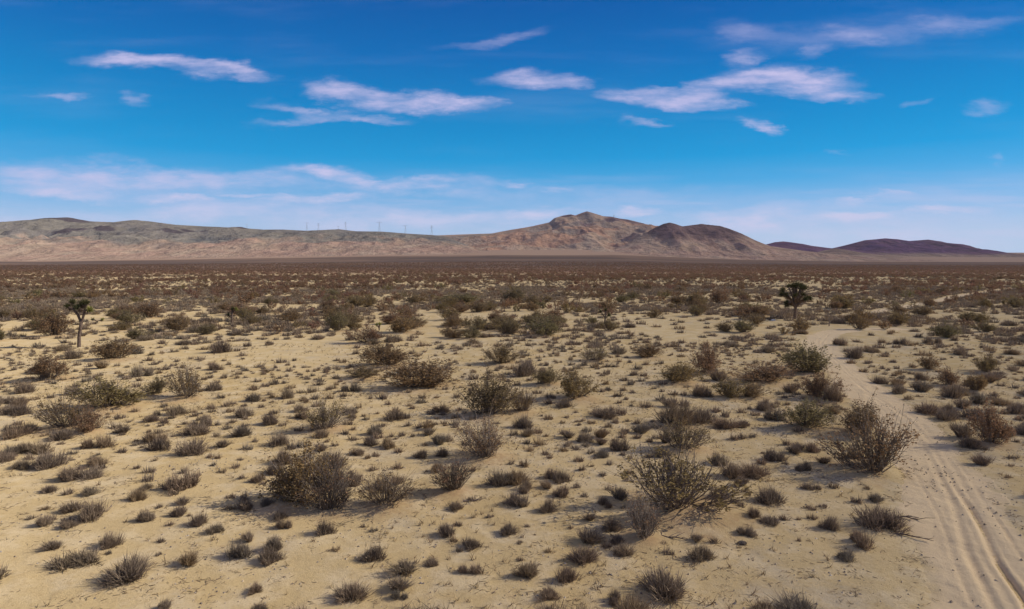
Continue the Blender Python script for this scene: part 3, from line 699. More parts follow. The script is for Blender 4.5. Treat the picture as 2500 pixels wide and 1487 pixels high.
h_mid = hill('mountain', 'tan rocky mountain with dark crags, tallest on the skyline', [(820, 640), (900, 622), (980, 600), (1040, 586), (1085, 578), (1130, 575), (1200, 571), (1250, 561), (1300, 553), (1340, 544), (1352, 534), (1372, 528), (1392, 525), (1402, 528), (1415, 523), (1430, 518), (1450, 524), (1470, 530), (1490, 531), (1510, 535), (1530, 537), (1550, 541), (1572, 546), (1586, 553), (1600, 564), (1650, 590), (1720, 625), (1790, 646)],
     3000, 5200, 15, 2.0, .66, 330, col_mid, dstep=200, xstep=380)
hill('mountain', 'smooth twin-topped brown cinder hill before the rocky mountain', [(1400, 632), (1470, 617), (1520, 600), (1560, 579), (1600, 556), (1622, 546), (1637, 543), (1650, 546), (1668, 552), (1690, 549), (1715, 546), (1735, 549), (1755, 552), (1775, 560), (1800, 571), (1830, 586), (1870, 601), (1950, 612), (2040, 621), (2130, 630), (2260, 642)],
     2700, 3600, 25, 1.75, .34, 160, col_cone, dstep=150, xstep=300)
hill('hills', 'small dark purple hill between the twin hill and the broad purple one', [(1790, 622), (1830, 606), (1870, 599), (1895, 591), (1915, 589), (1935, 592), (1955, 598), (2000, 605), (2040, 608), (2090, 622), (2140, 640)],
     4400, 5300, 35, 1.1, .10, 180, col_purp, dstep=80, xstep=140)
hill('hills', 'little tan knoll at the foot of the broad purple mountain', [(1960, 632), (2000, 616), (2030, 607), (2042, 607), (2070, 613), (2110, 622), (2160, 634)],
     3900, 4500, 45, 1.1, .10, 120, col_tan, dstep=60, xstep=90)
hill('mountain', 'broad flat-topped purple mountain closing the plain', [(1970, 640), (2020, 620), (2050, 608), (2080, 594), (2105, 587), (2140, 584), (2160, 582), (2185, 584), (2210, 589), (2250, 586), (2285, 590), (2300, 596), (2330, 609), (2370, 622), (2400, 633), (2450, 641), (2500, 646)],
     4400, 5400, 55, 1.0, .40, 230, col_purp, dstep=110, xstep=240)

# ------------------------------------------------------------------ power towers on the ridge
def metal_mat():
    m, t = new_mat('galvanised_steel')
    p = t.add('ShaderNodeBsdfPrincipled'); p.inputs['Base Color'].default_value = (.30, .31, .33, 1); p.inputs['Roughness'].default_value = .6; p.inputs['Metallic'].default_value = .3
    o = t.add('ShaderNodeOutputMaterial'); t.l.new(p.outputs[0], o.inputs[0]); return m
M_STEEL = metal_mat()
def tower_parts(Ht, arm):
    a = MB(); b = MB(); c0, c1, r = Ht * .13, Ht * .035, .20
    for sx in (-1, 1):
        for sy in (-1, 1):
            a.tube([(sx * c0, sy * c0, -4), (sx * c1, sy * c1, Ht * .62), (sx * c1, sy * c1, Ht)], [r, r * .8, r * .6], 4)
    lv = [0, .18, .36, .5, .62, .74, .87, 1]
    for p_, q_ in zip(lv[:-1], lv[1:]):
        wa, wb = [c0 + (c1 - c0) * min(1, v / .62) for v in (p_, q_)]
        for s in (-1, 1):
            a.tube([(-wa, s * wa, p_ * Ht), (wb, s * wb, q_ * Ht)], [.14, .14], 3); a.tube([(wa, s * wa, p_ * Ht), (-wb, s * wb, q_ * Ht)], [.14, .14], 3)
            a.tube([(s * wa, -wa, p_ * Ht), (s * wb, wb, q_ * Ht)], [.14, .14], 3)
    arms = []
    for zz, ln in arm:
        b = MB()
        b.tube([(-ln, 0, zz * Ht), (ln, 0, zz * Ht)], [.3, .3], 4); b.tube([(-ln, 0, zz * Ht), (0, 0, zz * Ht + 4)], [.18, .18], 3); b.tube([(ln, 0, zz * Ht), (0, 0, zz * Ht + 4)], [.18, .18], 3)
        for s in (-1, -.5, .5, 1): b.tube([(s * ln, 0, zz * Ht), (s * ln, 0, zz * Ht - 4)], [.15, .15], 3)
        arms.append(b)
    return a.mesh('tower_frame', M_STEEL), [b.mesh('tower_arm', M_STEEL) for b in arms]
TW = [tower_parts(60, [(.97, 17)]), tower_parts(60, [(.97, 8), (.78, 12)])]
towers = [(606, 0, .55, 'stubby power pylon just beside the dark knob on the ridge', h_left, 4700), (752, 0, .95, 'first tall T-headed pylon on the hill ridge', h_left, 4600), (780, 1, .95, 'thin pylon next to the first T-headed pylon', h_left, 4650), (828, 0, .7, 'pylon half hidden behind the rounded ridge top', h_left, 4750), (846, 1, .95, 'thin pylon just past the rounded ridge top', h_left, 4620), (928, 0, 1.2, 'largest T-headed pylon, above the wide dip of the ridge', h_left, 4600), (991, 0, .95, 'T-headed pylon past the largest one', h_left, 4600), (1055, 1, 1.1, 'last thin pylon before the mountain slope rises', h_left, 4600), (1497, 1, 1.0, 'lone pylon behind the crags of the rocky mountain', h_mid, 5400)]
for (px, kd, s, lab, hf, D) in towers:
    X = (px - PCX) / FPX * D
    t_ = empty('power_pylon', (X, D, hf(X, D))); t_.scale = (s, s, s); tag(t_, lab, 'pylon', 'power pylons along the ridge')
    obj('tower_frame', TW[kd][0], t_)
    for am in TW[kd][1]: obj('cross_arm', am, t_)

# ------------------------------------------------------------------ bush and shrub shapes
def creosote(kind, lod):
    """returns stems MB, foliage MB for a bush about 1.9 m wide and 1.25 m high"""
    st, lf = MB(), MB()
    W, H = .95, 1.25
    ns = {0: 80, 1: 14, 2: 6}[lod]; bare = kind == 'bare'
    if kind == 'open': ns = int(ns * 1.35)
    if bare: ns = int(ns * 1.7)
    nodes = []
    lobes = rng.random(3) * 6.283
    for i in range(ns):
        a = rng.random() * 6.283
        spread = rng.random() ** (.33 if kind == 'open' else .5) * (.8 if bare else 1)
        env = (1 + .30 * math.cos(a + lobes[2]) + .24 * math.cos(2 * a + lobes[0]) + .2 * math.cos(3 * a + lobes[1]))
        hh = H * (.50 + .50 * (1 - spread**2)) * rng.uniform(.66, 1.08) * (1 + .16 * math.cos(a + lobes[1]) + .10 * math.cos(3 * a + lobes[0]))
        tip = np.array([math.cos(a) * W * spread * env, math.sin(a) * W * spread * env, hh])
        b = np.array([math.cos(a) * .16 * spread, math.sin(a) * .16 * spread, -.06]) + rng.normal(size=3) * .03
        mid = b + (tip - b) * .5 + np.array([0, 0, -.10 * spread]) * H + rng.normal(size=3) * .05
        q3 = b + (tip - b) * .78 + rng.normal(size=3) * .05
        pts = [b, mid, q3, tip]
        if lod < 2: st.tube(pts, [.012, .009, .007, .003] if lod == 0 else [.026, .02, .014, .008], 3)
        nodes += [(b + (mid - b) * .45, mid, .55), (pts[1], pts[2], .8), (pts[2], pts[3], 1)] if kind in ('leafy', 'green') else [(pts[2], pts[3], 1)]
        for k in range({0: 4, 1: 1, 2: 0}[lod]):
            f = rng.uniform(.35, .9); o = b + (tip - b) * f
            o = mid + (q3 - mid) * (f - .5) / .28 if .5 < f < .78 else o
            d = (tip - b) * rng.uniform(.2, .42) + rng.normal(size=3) * .16; d[2] = abs(d[2])
            st.tube([o, o + d * .5 + rng.normal(size=3) * .02, o + d], [.007, .005, .003], 3)
            nodes.append((o + d * .3, o + d, 1))
    dens = {'leafy': 1.0, 'green': 1.1, 'open': .30, 'bare': .12}[kind]
    nl = int({0: 4600, 1: 620, 2: 60}[lod] * dens); sz = {0: .068, 1: .15, 2: .36}[lod]
    wts = np.array([n[2] for n in nodes]); wts = wts / wts.sum()
    cl = rng.choice(len(nodes), size=max(10, nl // {0: 6, 1: 4, 2: 2}[lod]), p=wts)
    for c in cl:
        p, q, _ = nodes[c]; f = rng.random() ** .7; ctr = p + (q - p) * f
        for k in range({0: 6, 1: 4, 2: 2}[lod]):
            x = ctr + rng.normal(size=3) * {0: .05, 1: .085, 2: .14}[lod]
            x[2] = max(x[2], .06)
            lf.leaf(x, sz)
    fit([st, lf] if st.V else [lf], 1.9, 1.25)
    return st, lf
def desert_shrub(kind, lod):
    """a clump of fine grey twigs about 0.78 m wide and 0.45 m high: one dome or several grown together"""
    m = MB(); n = {0: 640, 1: 110, 2: 30}[lod]; wd = {0: .014, 1: .040, 2: .095}[lod]
    nd = {'dome': 1, 'twin': 2, 'clump': 4, 'tuft': 1}[kind]
    if kind == 'tuft': n = int(n * .55)
    domes = [(0, 0, 1.0)] if nd == 1 else [(*(rng.normal(size=2) * .16), rng.uniform(.5, .85)) for i in range(nd)]
    for (ox, oy, sc) in domes:
        lob = rng.random(3) * 6.283; lean = rng.normal(size=2) * .07
        for i in range(int(n / nd * (1.15 if nd > 1 else 1))):
            a = rng.random() * 6.283; s_ = rng.random() ** .6
            env = 1 + .28 * math.cos(2 * a + lob[0]) + .2 * math.cos(3 * a + lob[1])
            el = (1 - s_ * .96) * 1.45 if kind != 'tuft' else (1 - s_ * .55) * 1.5
            L = rng.uniform(.62, 1.0) * (1 + .22 * (rng.random() < .12))
            L *= 1 + .18 * math.cos(5 * a + lob[2]) * math.cos(el)
            tip = np.array([math.cos(a) * .40 * math.cos(el) * env, math.sin(a) * .40 * math.cos(el) * env, .02 + .44 * math.sin(el)]) * L
            tip[:2] += lean * tip[2] / .4
            if kind == 'tuft': tip[:2] *= 1.1
            b = np.array([tip[0], tip[1], 0]) * (.42 if kind != 'tuft' else .25) + np.array([*rng.normal(size=2) * .03, -.03])
            o = np.array([ox, oy, 0]); tip = tip * sc + o; b = b * sc + o; b[2] = -.03
            if lod == 0:
                k = b + (tip - b) * rng.uniform(.35, .6) + rng.normal(size=3) * .02
                m.blade(b, tip, wd); m.blade(k, k + (tip - k) * .9 + rng.normal(size=3) * .05, wd * .9)
            else: m.blade(b, tip, wd)
    fit([m], .78, .42)
    return m
def merged(name, items, protos, mats, label, cat, kind='stuff'):
    """many small plants as one mass: items = (proto index, X, Y, rot, sx, sz, tint)"""
    Vs, Ts, Qs, mi_t, mi_q, tints, n0 = [], [], [], [], [], [], 0
    it = np.array(items, float)
    zs = ground_z(it[:, 1], it[:, 2])
    for p, (V, T, Q, mt, mq) in enumerate(protos):
        sel = it[:, 0] == p
        if not sel.any(): continue
        a = it[sel]; z = zs[sel]; k = len(a)
        c, s = np.cos(a[:, 3])[:, None], np.sin(a[:, 3])[:, None]
        x = (V[None, :, 0] * c - V[None, :, 1] * s) * a[:, 4:5] + a[:, 1:2]
        y = (V[None, :, 0] * s + V[None, :, 1] * c) * a[:, 4:5] + a[:, 2:3]
        zz = V[None, :, 2] * a[:, 5:6] + z[:, None]
        Vs.append(np.stack([x, y, zz], -1).reshape(-1, 3)); tints.append(np.repeat(a[:, 6], len(V)))
        base = n0 + np.arange(k)[:, None, None] * len(V)
        if len(T): Ts.append((T[None] + base).reshape(-1, 3)); mi_t.append(np.tile(mt, k))
        if len(Q): Qs.append((Q[None] + base).reshape(-1, 4)); mi_q.append(np.tile(mq, k))
        n0 += k * len(V)
    F, M = [], []
    if Qs: F.append(np.concatenate(Qs)); M.append(np.concatenate(mi_q))
    if Ts: F.append(np.concatenate(Ts)); M.append(np.concatenate(mi_t))
    me = make_mesh(name, np.concatenate(Vs), F, mats, np.concatenate(M), attrs={'tint': ('FLOAT', np.concatenate(tints))})
    o = obj(name, me); tag(o, label, cat, kind=kind); return o
def pack(*mbs):
    """(V, T, Q, mat of T, mat of Q) with one material slot per collected mesh"""
    V, T, Q, mt, mq, n = [], [], [], [], [], 0
    for i, b in enumerate(mbs):
        if not b.V: continue
        V.append(np.concatenate(b.V))
        if b.T: T.append(np.array(b.T) + n); mt += [i] * len(b.T)
        if b.Q: Q.append(np.array(b.Q) + n); mq += [i] * len(b.Q)
        n += len(V[-1])
    return np.concatenate(V), np.concatenate(T) if T else np.zeros((0, 3), int), np.concatenate(Q) if Q else np.zeros((0, 4), int), np.array(mt, int), np.array(mq, int)

def fit(mbs, W, H):
    A = np.concatenate([v for b in mbs for v in b.V]); A = A[A[:, 2] > .04]
    x0, x1 = np.percentile(A[:, 0], [2.5, 97.5]); y0, y1 = np.percentile(A[:, 1], [2.5, 97.5]); h = np.percentile(A[:, 2], 97)
    sx, sy, sz = W / (x1 - x0), W / (y1 - y0), H / h; cx, cy = (x0 + x1) / 2, (y0 + y1) / 2
    for b in mbs: b.V = [np.c_[(v[:, 0] - cx) * sx, (v[:, 1] - cy) * sy, v[:, 2] * sz] for v in b.V]
# ------------------------------------------------------------------ words that single out each plant
ORD = ['', 'second', 'third', 'fourth', 'fifth', 'sixth', 'seventh', 'eighth', 'ninth', 'tenth', 'eleventh', 'twelfth', 'thirteenth', 'fourteenth', 'fifteenth', 'sixteenth', 'seventeenth', 'eighteenth', 'nineteenth', 'twentieth']
LAND = [(b[5], b[6], b[7]) for b in bigs if b[5]] + [('forked Joshua tree', 194, 846), ('dense dark Joshua tree', 1941, 781)]
def relation(x, y):
    best = min(LAND, key=lambda l: ((x - l[1]) / 1.0)**2 + ((y - l[2]) * 2.2)**2)
    dx, dy = x - best[1], (y - best[2]) * 2.2
    if abs(dx) >= abs(dy): rel = 'right of' if dx > 0 else 'left of'
    else: rel = 'in front of' if dy > 0 else 'behind'
    return best[0], rel, math.hypot(dx, dy)
def auto_labels(rows, what):
    """rows: (x, y, adjective) -> one label each, by rank outward from the nearest landmark bush on that side"""
    out = [None] * len(rows); bk = {}
    for i, (x, y, adj) in enumerate(rows):
        ph, rel, d = relation(x, y); bk.setdefault((ph, rel), []).append((d, i, adj))
    for (ph, rel), v in bk.items():
        v.sort()
        for k, (d, i, adj) in enumerate(v):
            o = ORD[k] if k < 20 else 'twenty-' + ORD[k - 20] if k < 40 else 'outermost'
            for txt in (f'{adj} {what}', f'{adj.split()[-1]} {what}', what, what.split()[-1]):
                out[i] = f'{txt}, {o + " " if o else ""}nearest {rel} the {ph}'
                if len(out[i].replace('-', ' ').split()) <= 16: break
    return out

# ------------------------------------------------------------------ big bushes
bigs.sort(key=lambda b: -(b[8] + (1000 if b[5] else 0)))
BP = {}
for kd, n in (('leafy', 6), ('open', 4), ('bare', 2), ('green', 2)):
    for i in range(n):
        st, lf = creosote(kd, 0)
        BP[kd, i] = (st.mesh('bush_stems', M_STEM), lf.mesh('bush_foliage', M_LEAF), n)
SP = []
for i in range(12):
    SP.append(desert_shrub(('dome', 'twin', 'clump', 'dome', 'clump', 'twin', 'dome', 'clump', 'clump', 'twin', 'tuft', 'tuft')[i], 0).mesh('desert_shrub', M_TWIG))
MID = []
for i in range(6):
    st, lf = creosote('leafy' if i < 5 else 'open', 1)
    V, T, Q, mt, mq = pack(st, lf)
    me = make_mesh('creosote_bush', V, [Q, T], [M_STEM, M_LEAF], np.r_[mq, mt]); MID.append((me, (V, T, Q, mt, mq)))
N_BIG = 300
first = {}
def copy_tree(src):
    c = src.copy(); C.objects.link(c)
    for ch in src.children:
        k = ch.copy(); C.objects.link(k); k.parent = c
    return c
sel = bigs[:N_BIG]
def adj_big(b):
    return ('wide' if b[2] > 2.6 else 'small' if b[2] < 1.5 else 'tall' if b[3] > 1.45 else 'round') + ' brown'
labs = auto_labels([(b[6], b[7], adj_big(b)) for b in sel], 'creosote bush')
for i, b in enumerate(sel):
    X, Y, W, H, kd, ph = b[:6]
    z = float(ground_z(X, Y)) + .08
    if kd == 'shrub':
        o = obj('thicket_shrub', SP[i % 6], None, (X, Y, z)); o.scale = (W / .78, W / .78, H / .42)
    elif b[8] > 30:
        vi = int(rng.integers(BP[kd, 0][2])); key = (kd, vi)
        if key not in first:
            o = empty('creosote_bush', (0, 0, 0))
            obj('stems', BP[key][0], o); obj('foliage', BP[key][1], o); first[key] = o
        else: o = copy_tree(first[key])
        o.location = (X, Y, z); o.scale = (W / 1.9, W / 1.9, H / 1.25)
    else:
        vi = int(rng.integers(6)); key = ('mid', vi)
        if key not in first: o = obj('creosote_bush', MID[vi][0]); first[key] = o
        else: o = first[key].copy(); C.objects.link(o)
        o.location = (X, Y, z); o.scale = (W / 1.9, W / 1.9, H / 1.25)
    o.rotation_euler = (0, 0, float(rng.random() * 6.283))
    hue = {'leafy': 'brown creosote bush', 'green': 'olive green creosote bush', 'open': 'open twiggy creosote bush', 'bare': 'nearly leafless creosote bush', 'shrub': 'fuzzy grey shrub'}[kd]
    lab = (hue + ', the ' + ph) if ph else labs[i]
    tag(o, lab, 'shrub' if kd == 'shrub' else 'bush', 'creosote bushes on the plain' if kd != 'shrub' else 'grey thicket shrubs')
# the rest of the middle-distance bushes and those far out
def brow(X, Y, W, H, n): return (int(rng.integers(n)), X, Y, rng.random() * 6.283, W / 1.9, H / 1.25, rng.random())
items = [brow(b[0], b[1], b[2], b[3], 6) for b in bigs[N_BIG:]]
X, Y = scatter(int(wedge(255, 520) / 32), 255, 520, lambda X, Y: .2 + .8 * sstep(fbm(X / 50, Y / 70, 3, 33), -.3, .3))
X, Y = X[off_road(X, Y)], Y[off_road(X, Y)]
items += [brow(x, y, 1.9 * s * rng.uniform(.8, 1.4), 1.25 * s, 6) for x, y, s in zip(X, Y, rng.uniform(.7, 1.3, len(X)))]
merged('scrub', items, [m[1] for m in MID], [M_STEM_F, M_LEAF_F], 'countless brown creosote bushes dotting the middle plain', 'scrub')
FARP = [pack(creosote('leafy', 2)[1]) for i in range(5)]
X, Y = scatter(int(wedge(520, 1900) / 58), 520, 1900, lambda X, Y: .5 + .5 * sstep(fbm(X / 90, Y / 70, 3, 35), -.4, .3))
items = [brow(x, y, 2.0 * s * rng.uniform(.8, 1.5), 1.3 * s, 5) for x, y, s in zip(X, Y, rng.uniform(.7, 1.35, len(X)))]
merged('distant_scrub', items, FARP, [M_LEAF_F], 'dark mass of distant brush running out to the hills', 'scrub')

# ------------------------------------------------------------------ small shrubs
smalls.sort(key=lambda b: -b[6])
sel = smalls[:300]
def adj_small(b):
    return ('big' if b[2] > .85 else 'tiny' if b[2] < .45 else 'wide' if b[3] < .5 * b[2] else 'low') + ' grey'
labs = auto_labels([(b[4], b[5], adj_small(b)) for b in sel], 'shrub')
firsts = {}
for i, b in enumerate(sel):
    X, Y, W, H = b[:4]; vi = int(rng.integers(12))
    if vi not in firsts: o = obj('desert_shrub', SP[vi]); firsts[vi] = o
    else: o = firsts[vi].copy(); C.objects.link(o)
    o.location = (X, Y, float(ground_z(X, Y)) + .01); q = float(rng.uniform(.92, 1.1)); o.scale = (W / .78 * q, W / .78 / q, H / .42); o.rotation_euler = (float(rng.normal() * .06), float(rng.normal() * .06), float(rng.random() * 6.283))
    tag(o, labs[i], 'shrub', 'low grey shrubs on the sand')
SM = [pack(desert_shrub(('dome', 'twin', 'clump')[i % 3], 1)) for i in range(6)]
SF = [pack(desert_shrub(('dome', 'clump')[i % 2], 2)) for i in range(4)]
def srow(b, n): return (int(rng.integers(n)), b[0], b[1], rng.random() * 6.283, b[2] / .78, b[3] / .42, rng.random())
rest = smalls[300:]
merged('low_scrub', [srow(b, 6) for b in rest], SM, [M_TWIG_F], 'low grey shrubs too many to count across the sand', 'scrub')
X, Y = scatter(int(wedge(205, 480) / 13), 205, 480, lambda X, Y: .1 + .9 * sstep(fbm(X / 25, Y / 25, 3, 23), -.35, .3))
X, Y = X[off_road(X, Y)], Y[off_road(X, Y)]
merged('distant_low_scrub', [srow((x, y, s, s * .55), 4) for x, y, s in zip(X, Y, rng.uniform(.8, 1.6, len(X)))], SF, [M_TWIG_F], 'far low shrubs blending into the plain', 'scrub')

# ------------------------------------------------------------------ dry grass, twig litter and stones
def grass_sprig():
    m = MB()
    for i in range(9):
        a = rng.random() * 6.283; l = rng.uniform(.06, .16)
        m.blade(np.array([*rng.normal(size=2) * .03, -.01]), np.array([math.cos(a) * l * .7, math.sin(a) * l * .7, l]), .012)
    return m
def twig_bit():
    m = MB()
    for i in range(5):
        a = rng.random() * 6.283; c = np.array([*rng.normal(size=2) * .12, .012]); d = np.array([math.cos(a), math.sin(a), rng.uniform(-.05, .25)]) * rng.uniform(.03, .11)
        m.tube([c - d, c + rng.normal(size=3) * .008, c + d], [.005, .006, .003], 3)
    return m
X, Y = scatter(9000, 11.5, 60, lambda X, Y: .25 + .75 * sstep(fbm(X / 5, Y / 5, 3, 63), -.1, .4)); k = off_road(X, Y, .1)
merged('dry_grass', [(int(rng.integers(4)), x, y, rng.random() * 6.283, s, s, rng.random()) for x, y, s in zip(X[k], Y[k], rng.uniform(.6, 1.7, k.sum()))], [pack(grass_sprig()) for i in range(4)], [M_STRAW], 'scattered dry grass sprigs and stubble on the sand', 'grass')
it = []
for (bx, by, br) in BUSH_SPOTS:
    if by > 50: continue
    for k in range(int(60 * br)):
        a = rng.random() * 6.283; d = br * (.5 + abs(rng.normal()) * .75)
        it.append((int(rng.integers(4)), bx + math.cos(a) * d, by + math.sin(a) * d, rng.random() * 6.283, 1.2, 1.2, rng.random()))
X, Y = scatter(11000, 11.5, 42, lambda X, Y: .3 + .7 * sstep(fbm(X / 3, Y / 3, 3, 67), 0, .4)); k = off_road(X, Y, -.6)
it += [(int(rng.integers(4)), x, y, rng.random() * 6.283, s, s, rng.random()) for x, y, s in zip(X[k], Y[k], rng.uniform(.4, 1.2, k.sum()))]
merged('litter', it, [pack(twig_bit()) for i in range(4)], [M_LITTER], 'dark twig litter strewn round the bushes', 'litter')

def pebble():
    v = np.array([(1, 0, 0), (0, 1, 0), (-1, 0, 0), (0, -1, 0), (0, 0, .8), (0, 0, -.5)], float) * .02 * rng.uniform(.6, 1.4, (6, 1))
    return v, np.array([(0, 1, 4), (1, 2, 4), (2, 3, 4), (3, 0, 4), (1, 0, 5), (2, 1, 5), (3, 2, 5), (0, 3, 5)]), np.zeros((0, 4), int), np.zeros(8, int), np.zeros(0, int)
M_PEB = plant_mat('pebble', [(.42, .34, .24), (.22, .18, .14), (.34, .30, .26)], 0, 'tint')
X, Y = scatter(16000, 11.5, 34, lambda X, Y: .08 + .92 * sstep(fbm(X / 4, Y / 4, 3, 69), .0, .5))
merged('gravel', [(int(rng.integers(5)), x, y, rng.random() * 6.283, s, s, rng.random()) for x, y, s in zip(X, Y, rng.uniform(.6, 2.3, len(X)))], [pebble() for i in range(5)], [M_PEB], 'loose gravel scattered over the near sand and road', 'gravel')
def rock_mesh(name, r, mat, seed):
    rg = np.random.default_rng(seed)
    import bmesh
    bm = bmesh.new(); bmesh.ops.create_icosphere(bm, subdivisions=3, radius=r)
    for v in bm.verts:
        n = v.co.normalized(); k = 1 + .25 * float(fbm(np.array([n.x * 1.7 + seed]), np.array([n.y * 1.7 + n.z * 1.3]), 3, seed)[0])
        v.co = Vector((n.x * 1.25, n.y, n.z * .6)) * r * k
    me = bpy.data.meshes.new(name); bm.to_mesh(me); bm.free(); me.materials.append(mat); return me
def plain_mat(name, a, b, sc):
    m, t = new_mat(name); g = t.add('ShaderNodeTexCoord'); n = t.noise(g.outputs['Object'], sc, 5, .6)
    c = t.mix(t.rng(n.outputs['Fac'], .35, .65), a, b); d = t.add('ShaderNodeBsdfDiffuse'); t.l.new(c, d.inputs[0])
    o = t.add('ShaderNodeOutputMaterial'); t.l.new(d.outputs[0], o.inputs[0]); return m
X, Y = gp(1887, 785)
o = obj('stone', rock_mesh('stone', .22, plain_mat('white_quartz', (.75, .73, .70), (.6, .58, .55), 6), 4), None, (X, Y, float(ground_z(X, Y)) + .08)); tag(o, 'bright white stone on the sand near the dense dark Joshua tree', 'stone')
X, Y = gp(1811, 1328)
o = obj('stone', rock_mesh('stone', .10, plain_mat('dark_basalt', (.10, .085, .075), (.06, .05, .045), 9), 7), None, (X, Y, float(ground_z(X, Y)) + .02)); tag(o, 'dark angular stone lying on bare sand near the road', 'stone')
X, Y = gp(2024, 798)
m_ = MB(); m_.tube([(0, 0, -.2), (.01, 0, .5), (0, .01, .98)], [.07, .065, .06], 8)
o = obj('wooden_post', m_.mesh('wooden_post', M_DEADWOOD), None, (X, Y, float(ground_z(X, Y)))); tag(o, 'short dark post standing at the bend of the dirt road', 'post')
def dead_branch(px, py, L, ang, lab):
    X, Y = gp(px, py); m = MB(); p = np.array([0, 0, .03.__float__()])
    d = np.array([math.cos(ang), math.sin(ang), .02])
    pts = [d * L * (f - .5) + np.array([0, 0, .035]) + rng.normal(size=3) * .025 for f in np.linspace(0, 1, 6)]
    m.tube(pts, [.026, .024, .02, .017, .012, .006], 6)
    for k in range(7):
        b = pts[1 + k % 4]; q = np.array([math.cos(ang + rng.normal() * .8), math.sin(ang + rng.normal() * .8), rng.uniform(.05, .5)]) * rng.uniform(.15, .4)
        m.tube([b, b + q * .5 + rng.normal(size=3) * .02, b + q], [.012, .008, .004], 4)
    o = obj('dead_branch', m.mesh('dead_branch', M_DEADWOOD), None, (X, Y, float(ground_z(X, Y)))); tag(o, lab, 'branch', 'dead branches on the sand')
dead_branch(2212, 1312, 1.25, R(-42), 'long grey dead branch lying beside the dirt road')
dead_branch(2216, 1270, .8, R(-20), 'thin dead twig beyond the long dead branch by the road')
dead_branch(1152, 1222, .55, R(10), 'crooked dead twig on sand near the upright twiggy bush')
dead_branch(1640, 1315, .9, R(-30), 'dark dead branch on sand near the broom-like bare bush')

# ------------------------------------------------------------------ Joshua trees
def bark_mat():
    m, t = new_mat('joshua_bark'); g = t.add('ShaderNodeTexCoord'); n = t.noise(t.map(g.outputs['Object'], scale=(3, 3, 1.2)), 6, 5, .7)
    c = t.mix(t.rng(n.outputs['Fac'], .35, .65), (.10, .07, .055), (.20, .15, .12)); d = t.add('ShaderNodeBsdfDiffuse'); t.l.new(c, d.inputs[0])
    b = t.add('ShaderNodeBump'); b.inputs['Distance'].default_value = .05; t.l.new(n.outputs['Fac'], b.inputs['Height']); t.l.new(b.outputs[0], d.inputs['Normal'])
    o = t.add('ShaderNodeOutputMaterial'); t.l.new(d.outputs[0], o.inputs[0]); return m
M_BARK = bark_mat()
M_SPIKE = plant_mat('joshua_leaf', [(.085, .085, .040), (.075, .078, .040), (.10, .095, .042)], .15)
M_BRIGHT = plant_mat('joshua_fresh_leaf', [(.27, .27, .075), (.23, .24, .07)], .2)
M_DEADLEAF = plant_mat('joshua_dead_leaf', [(.10, .07, .05), (.13, .095, .065)])
def rosette(ctr, axis, rad, n, wd=.055):
    m = MB(); axis = np.array(axis, float) / np.linalg.norm(axis)
    for i in range(n):
        d = rng.normal(size=3); d /= np.linalg.norm(d)
        if d @ axis < -.25: d = d - 2 * (d @ axis) * axis
        m.blade(np.array(ctr) + d * .03 - axis * rng.uniform(0, rad * .5), np.array(ctr) + d * rad * rng.uniform(.75, 1.1), wd)
    return m
def skirt(p, q, rad, n):
    m = MB(); p, q = np.array(p), np.array(q)
    for i in range(n):
        o = p + (q - p) * rng.random(); d = rng.normal(size=3); d[2] = -abs(d[2]) - .9; d /= np.linalg.norm(d)
        m.blade(o, o + d * rad * rng.uniform(.7, 1.2), .06)
    return m
def joshua(name, px, py, label, trunk, tr, branches, rad, nr, bright=()):
    X, Y = gp(px, py); root = empty(name, (X, Y, float(ground_z(X, Y)))); tag(root, label, 'tree', 'Joshua trees on the plain')
    m = MB(); m.tube(trunk, tr, 10); obj('trunk', m.mesh('trunk', M_BARK, True), root)
    for i, (pts, r0) in enumerate(branches):
        b = MB(); pts = [np.array(p, float) for p in pts]; b.tube(pts, np.linspace(r0, r0 * .6, len(pts)), 7)
        br = obj('branch', b.mesh('branch', M_BARK, True), root)
        ax = pts[-1] - pts[-2]
        obj('leaf_rosette', rosette(pts[-1], ax + np.array([0, 0, .15]), rad * rng.uniform(.85, 1.15), nr).mesh('leaf_rosette', M_BRIGHT if i in bright else M_SPIKE), br)
        obj('dead_leaves', skirt(pts[-2], pts[-1], rad * .75, nr // 2).mesh('dead_leaves', M_DEADLEAF), br)
    return root
k = .0378
def P(x, z, y=0.0): return (x * k, y, z * k)
joshua('joshua_tree', 194, 846, 'tall forked Joshua tree with bare trunk and sparse leaf tufts',
   [P(-1, -6), P(-1, 0), P(0, 25), P(5, 50), P(7, 63)], [.19, .165, .145, .14, .145],
   [([P(7, 60), P(-1, 80), P(-9, 90), P(-19, 96), P(-25, 100)], .12), ([P(8, 60), P(14, 80), P(18, 92), P(20, 103), P(21, 109)], .12),
    ([P(-9, 90), P(-14, 98, .2), P(-17, 110, .25)], .085), ([P(17, 88), P(10, 94, -.2), P(4, 99, -.3)], .085), ([P(18, 90), P(10, 100, .3), P(8, 108, .35)], .085),
    ([P(18, 90), P(25, 91, -.1), P(31, 93, -.15)], .085), ([P(2, 74), P(0, 88, .35), P(2, 102, .45)], .08)], .54, 130, bright=(5,))
k = .0568
br = []
for i in range(26):
    a = i * 2.39996; el = [1.05, .6, .2, -.2, -.62][i % 5] + rng.normal() * .1
    rr = rng.uniform(27, 37); c, s = math.cos(el) * rr, math.sin(el) * rr
    tip = P(c * math.cos(a), 55 + s, c * math.sin(a) * k)
    mid = P(c * .5 * math.cos(a), 48 + s * .45, c * .5 * math.sin(a) * k)
    br.append(([P(0, 27 + 7 * (i % 3)), mid, tip], .13))
br.append(([P(0, 40), P(1, 58), P(-2, 76)], .14)); br.append(([P(2, 40), P(8, 60), P(12, 74)], .13))
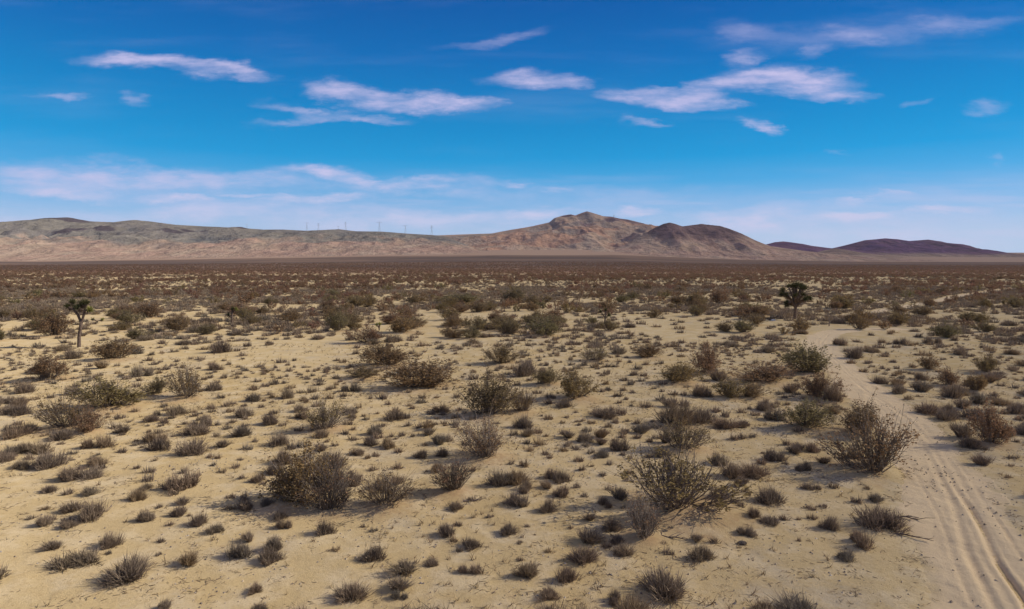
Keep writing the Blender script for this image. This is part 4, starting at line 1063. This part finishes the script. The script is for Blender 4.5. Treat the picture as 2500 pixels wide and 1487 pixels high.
joshua('joshua_tree', 1941, 781, 'dense dark Joshua tree with round spiky crown near the road bend', [P(0, -5), P(-1, 0), P(0, 16), P(1, 32), P(1, 46)], [.26, .23, .2, .2, .16], br, .60, 110)
k = .075
joshua('young_joshua_tree', 567, 797, 'young pole-like Joshua tree with green tip on the plain', [P(0, -3), P(0, 10), P(1, 22)], [.1, .09, .08], [([P(1, 20), P(1, 28)], .08), ([P(0, 12), P(-6, 18)], .06), ([P(1, 22), P(7, 27)], .05)], .42, 60, bright=(2,))
joshua('young_joshua_tree', 1477, 798, 'young brown Joshua tree, slim and mop-headed, past the dark round bush', [P(0, -3), P(0, 10), P(1, 20)], [.1, .09, .08], [([P(1, 18), P(1, 26)], .08), ([P(0, 14), P(-8, 24)], .06), ([P(1, 14), P(6, 18)], .05)], .45, 60)
joshua('young_joshua_tree', 926, 808, 'knee-high yellow-green yucca tuft near the darkest round bush', [P(0, -2), P(0, 4), P(0, 7)], [.08, .07, .07], [([P(0, 6), P(1, 10)], .06), ([P(0, 5), P(-4, 9)], .05)], .34, 60, bright=(0, 1))
k = .05
joshua('young_joshua_tree', 237, 790, 'low yucca with yellow tips behind the tall forked tree', [P(0, -2), P(0, 3), P(0, 6)], [.1, .09, .08], [([P(0, 4), P(-8, 8), P(-11, 9)], .07), ([P(0, 4), P(9, 6), P(14, 9)], .07)], .36, 70, bright=(1,))

# ------------------------------------------------------------------ air
def build_haze():
    m, t = new_mat('haze_air')
    v = t.add('ShaderNodeVolumePrincipled'); v.inputs['Color'].default_value = (.80, .78, .95, 1); v.inputs['Density'].default_value = HAZE
    v.inputs['Anisotropy'].default_value = 0.0
    o = t.add('ShaderNodeOutputMaterial'); t.l.new(v.outputs[0], o.inputs['Volume'])
    x, y0, y1, z0, z1 = 9800, -9800, 9800, -70, 620
    V = [(-x, y0, z0), (x, y0, z0), (x, y1, z0), (-x, y1, z0), (-x, y0, z1), (x, y0, z1), (x, y1, z1), (-x, y1, z1)]
    F = np.array([(0, 3, 2, 1), (4, 5, 6, 7), (0, 1, 5, 4), (1, 2, 6, 5), (2, 3, 7, 6), (3, 0, 4, 7)])
    o = obj('haze', make_mesh('haze', V, [F], [m])); tag(o, 'thin bluish desert air fading the far hills', 'haze', kind='stuff')
HAZE = 1.7e-5
build_haze()
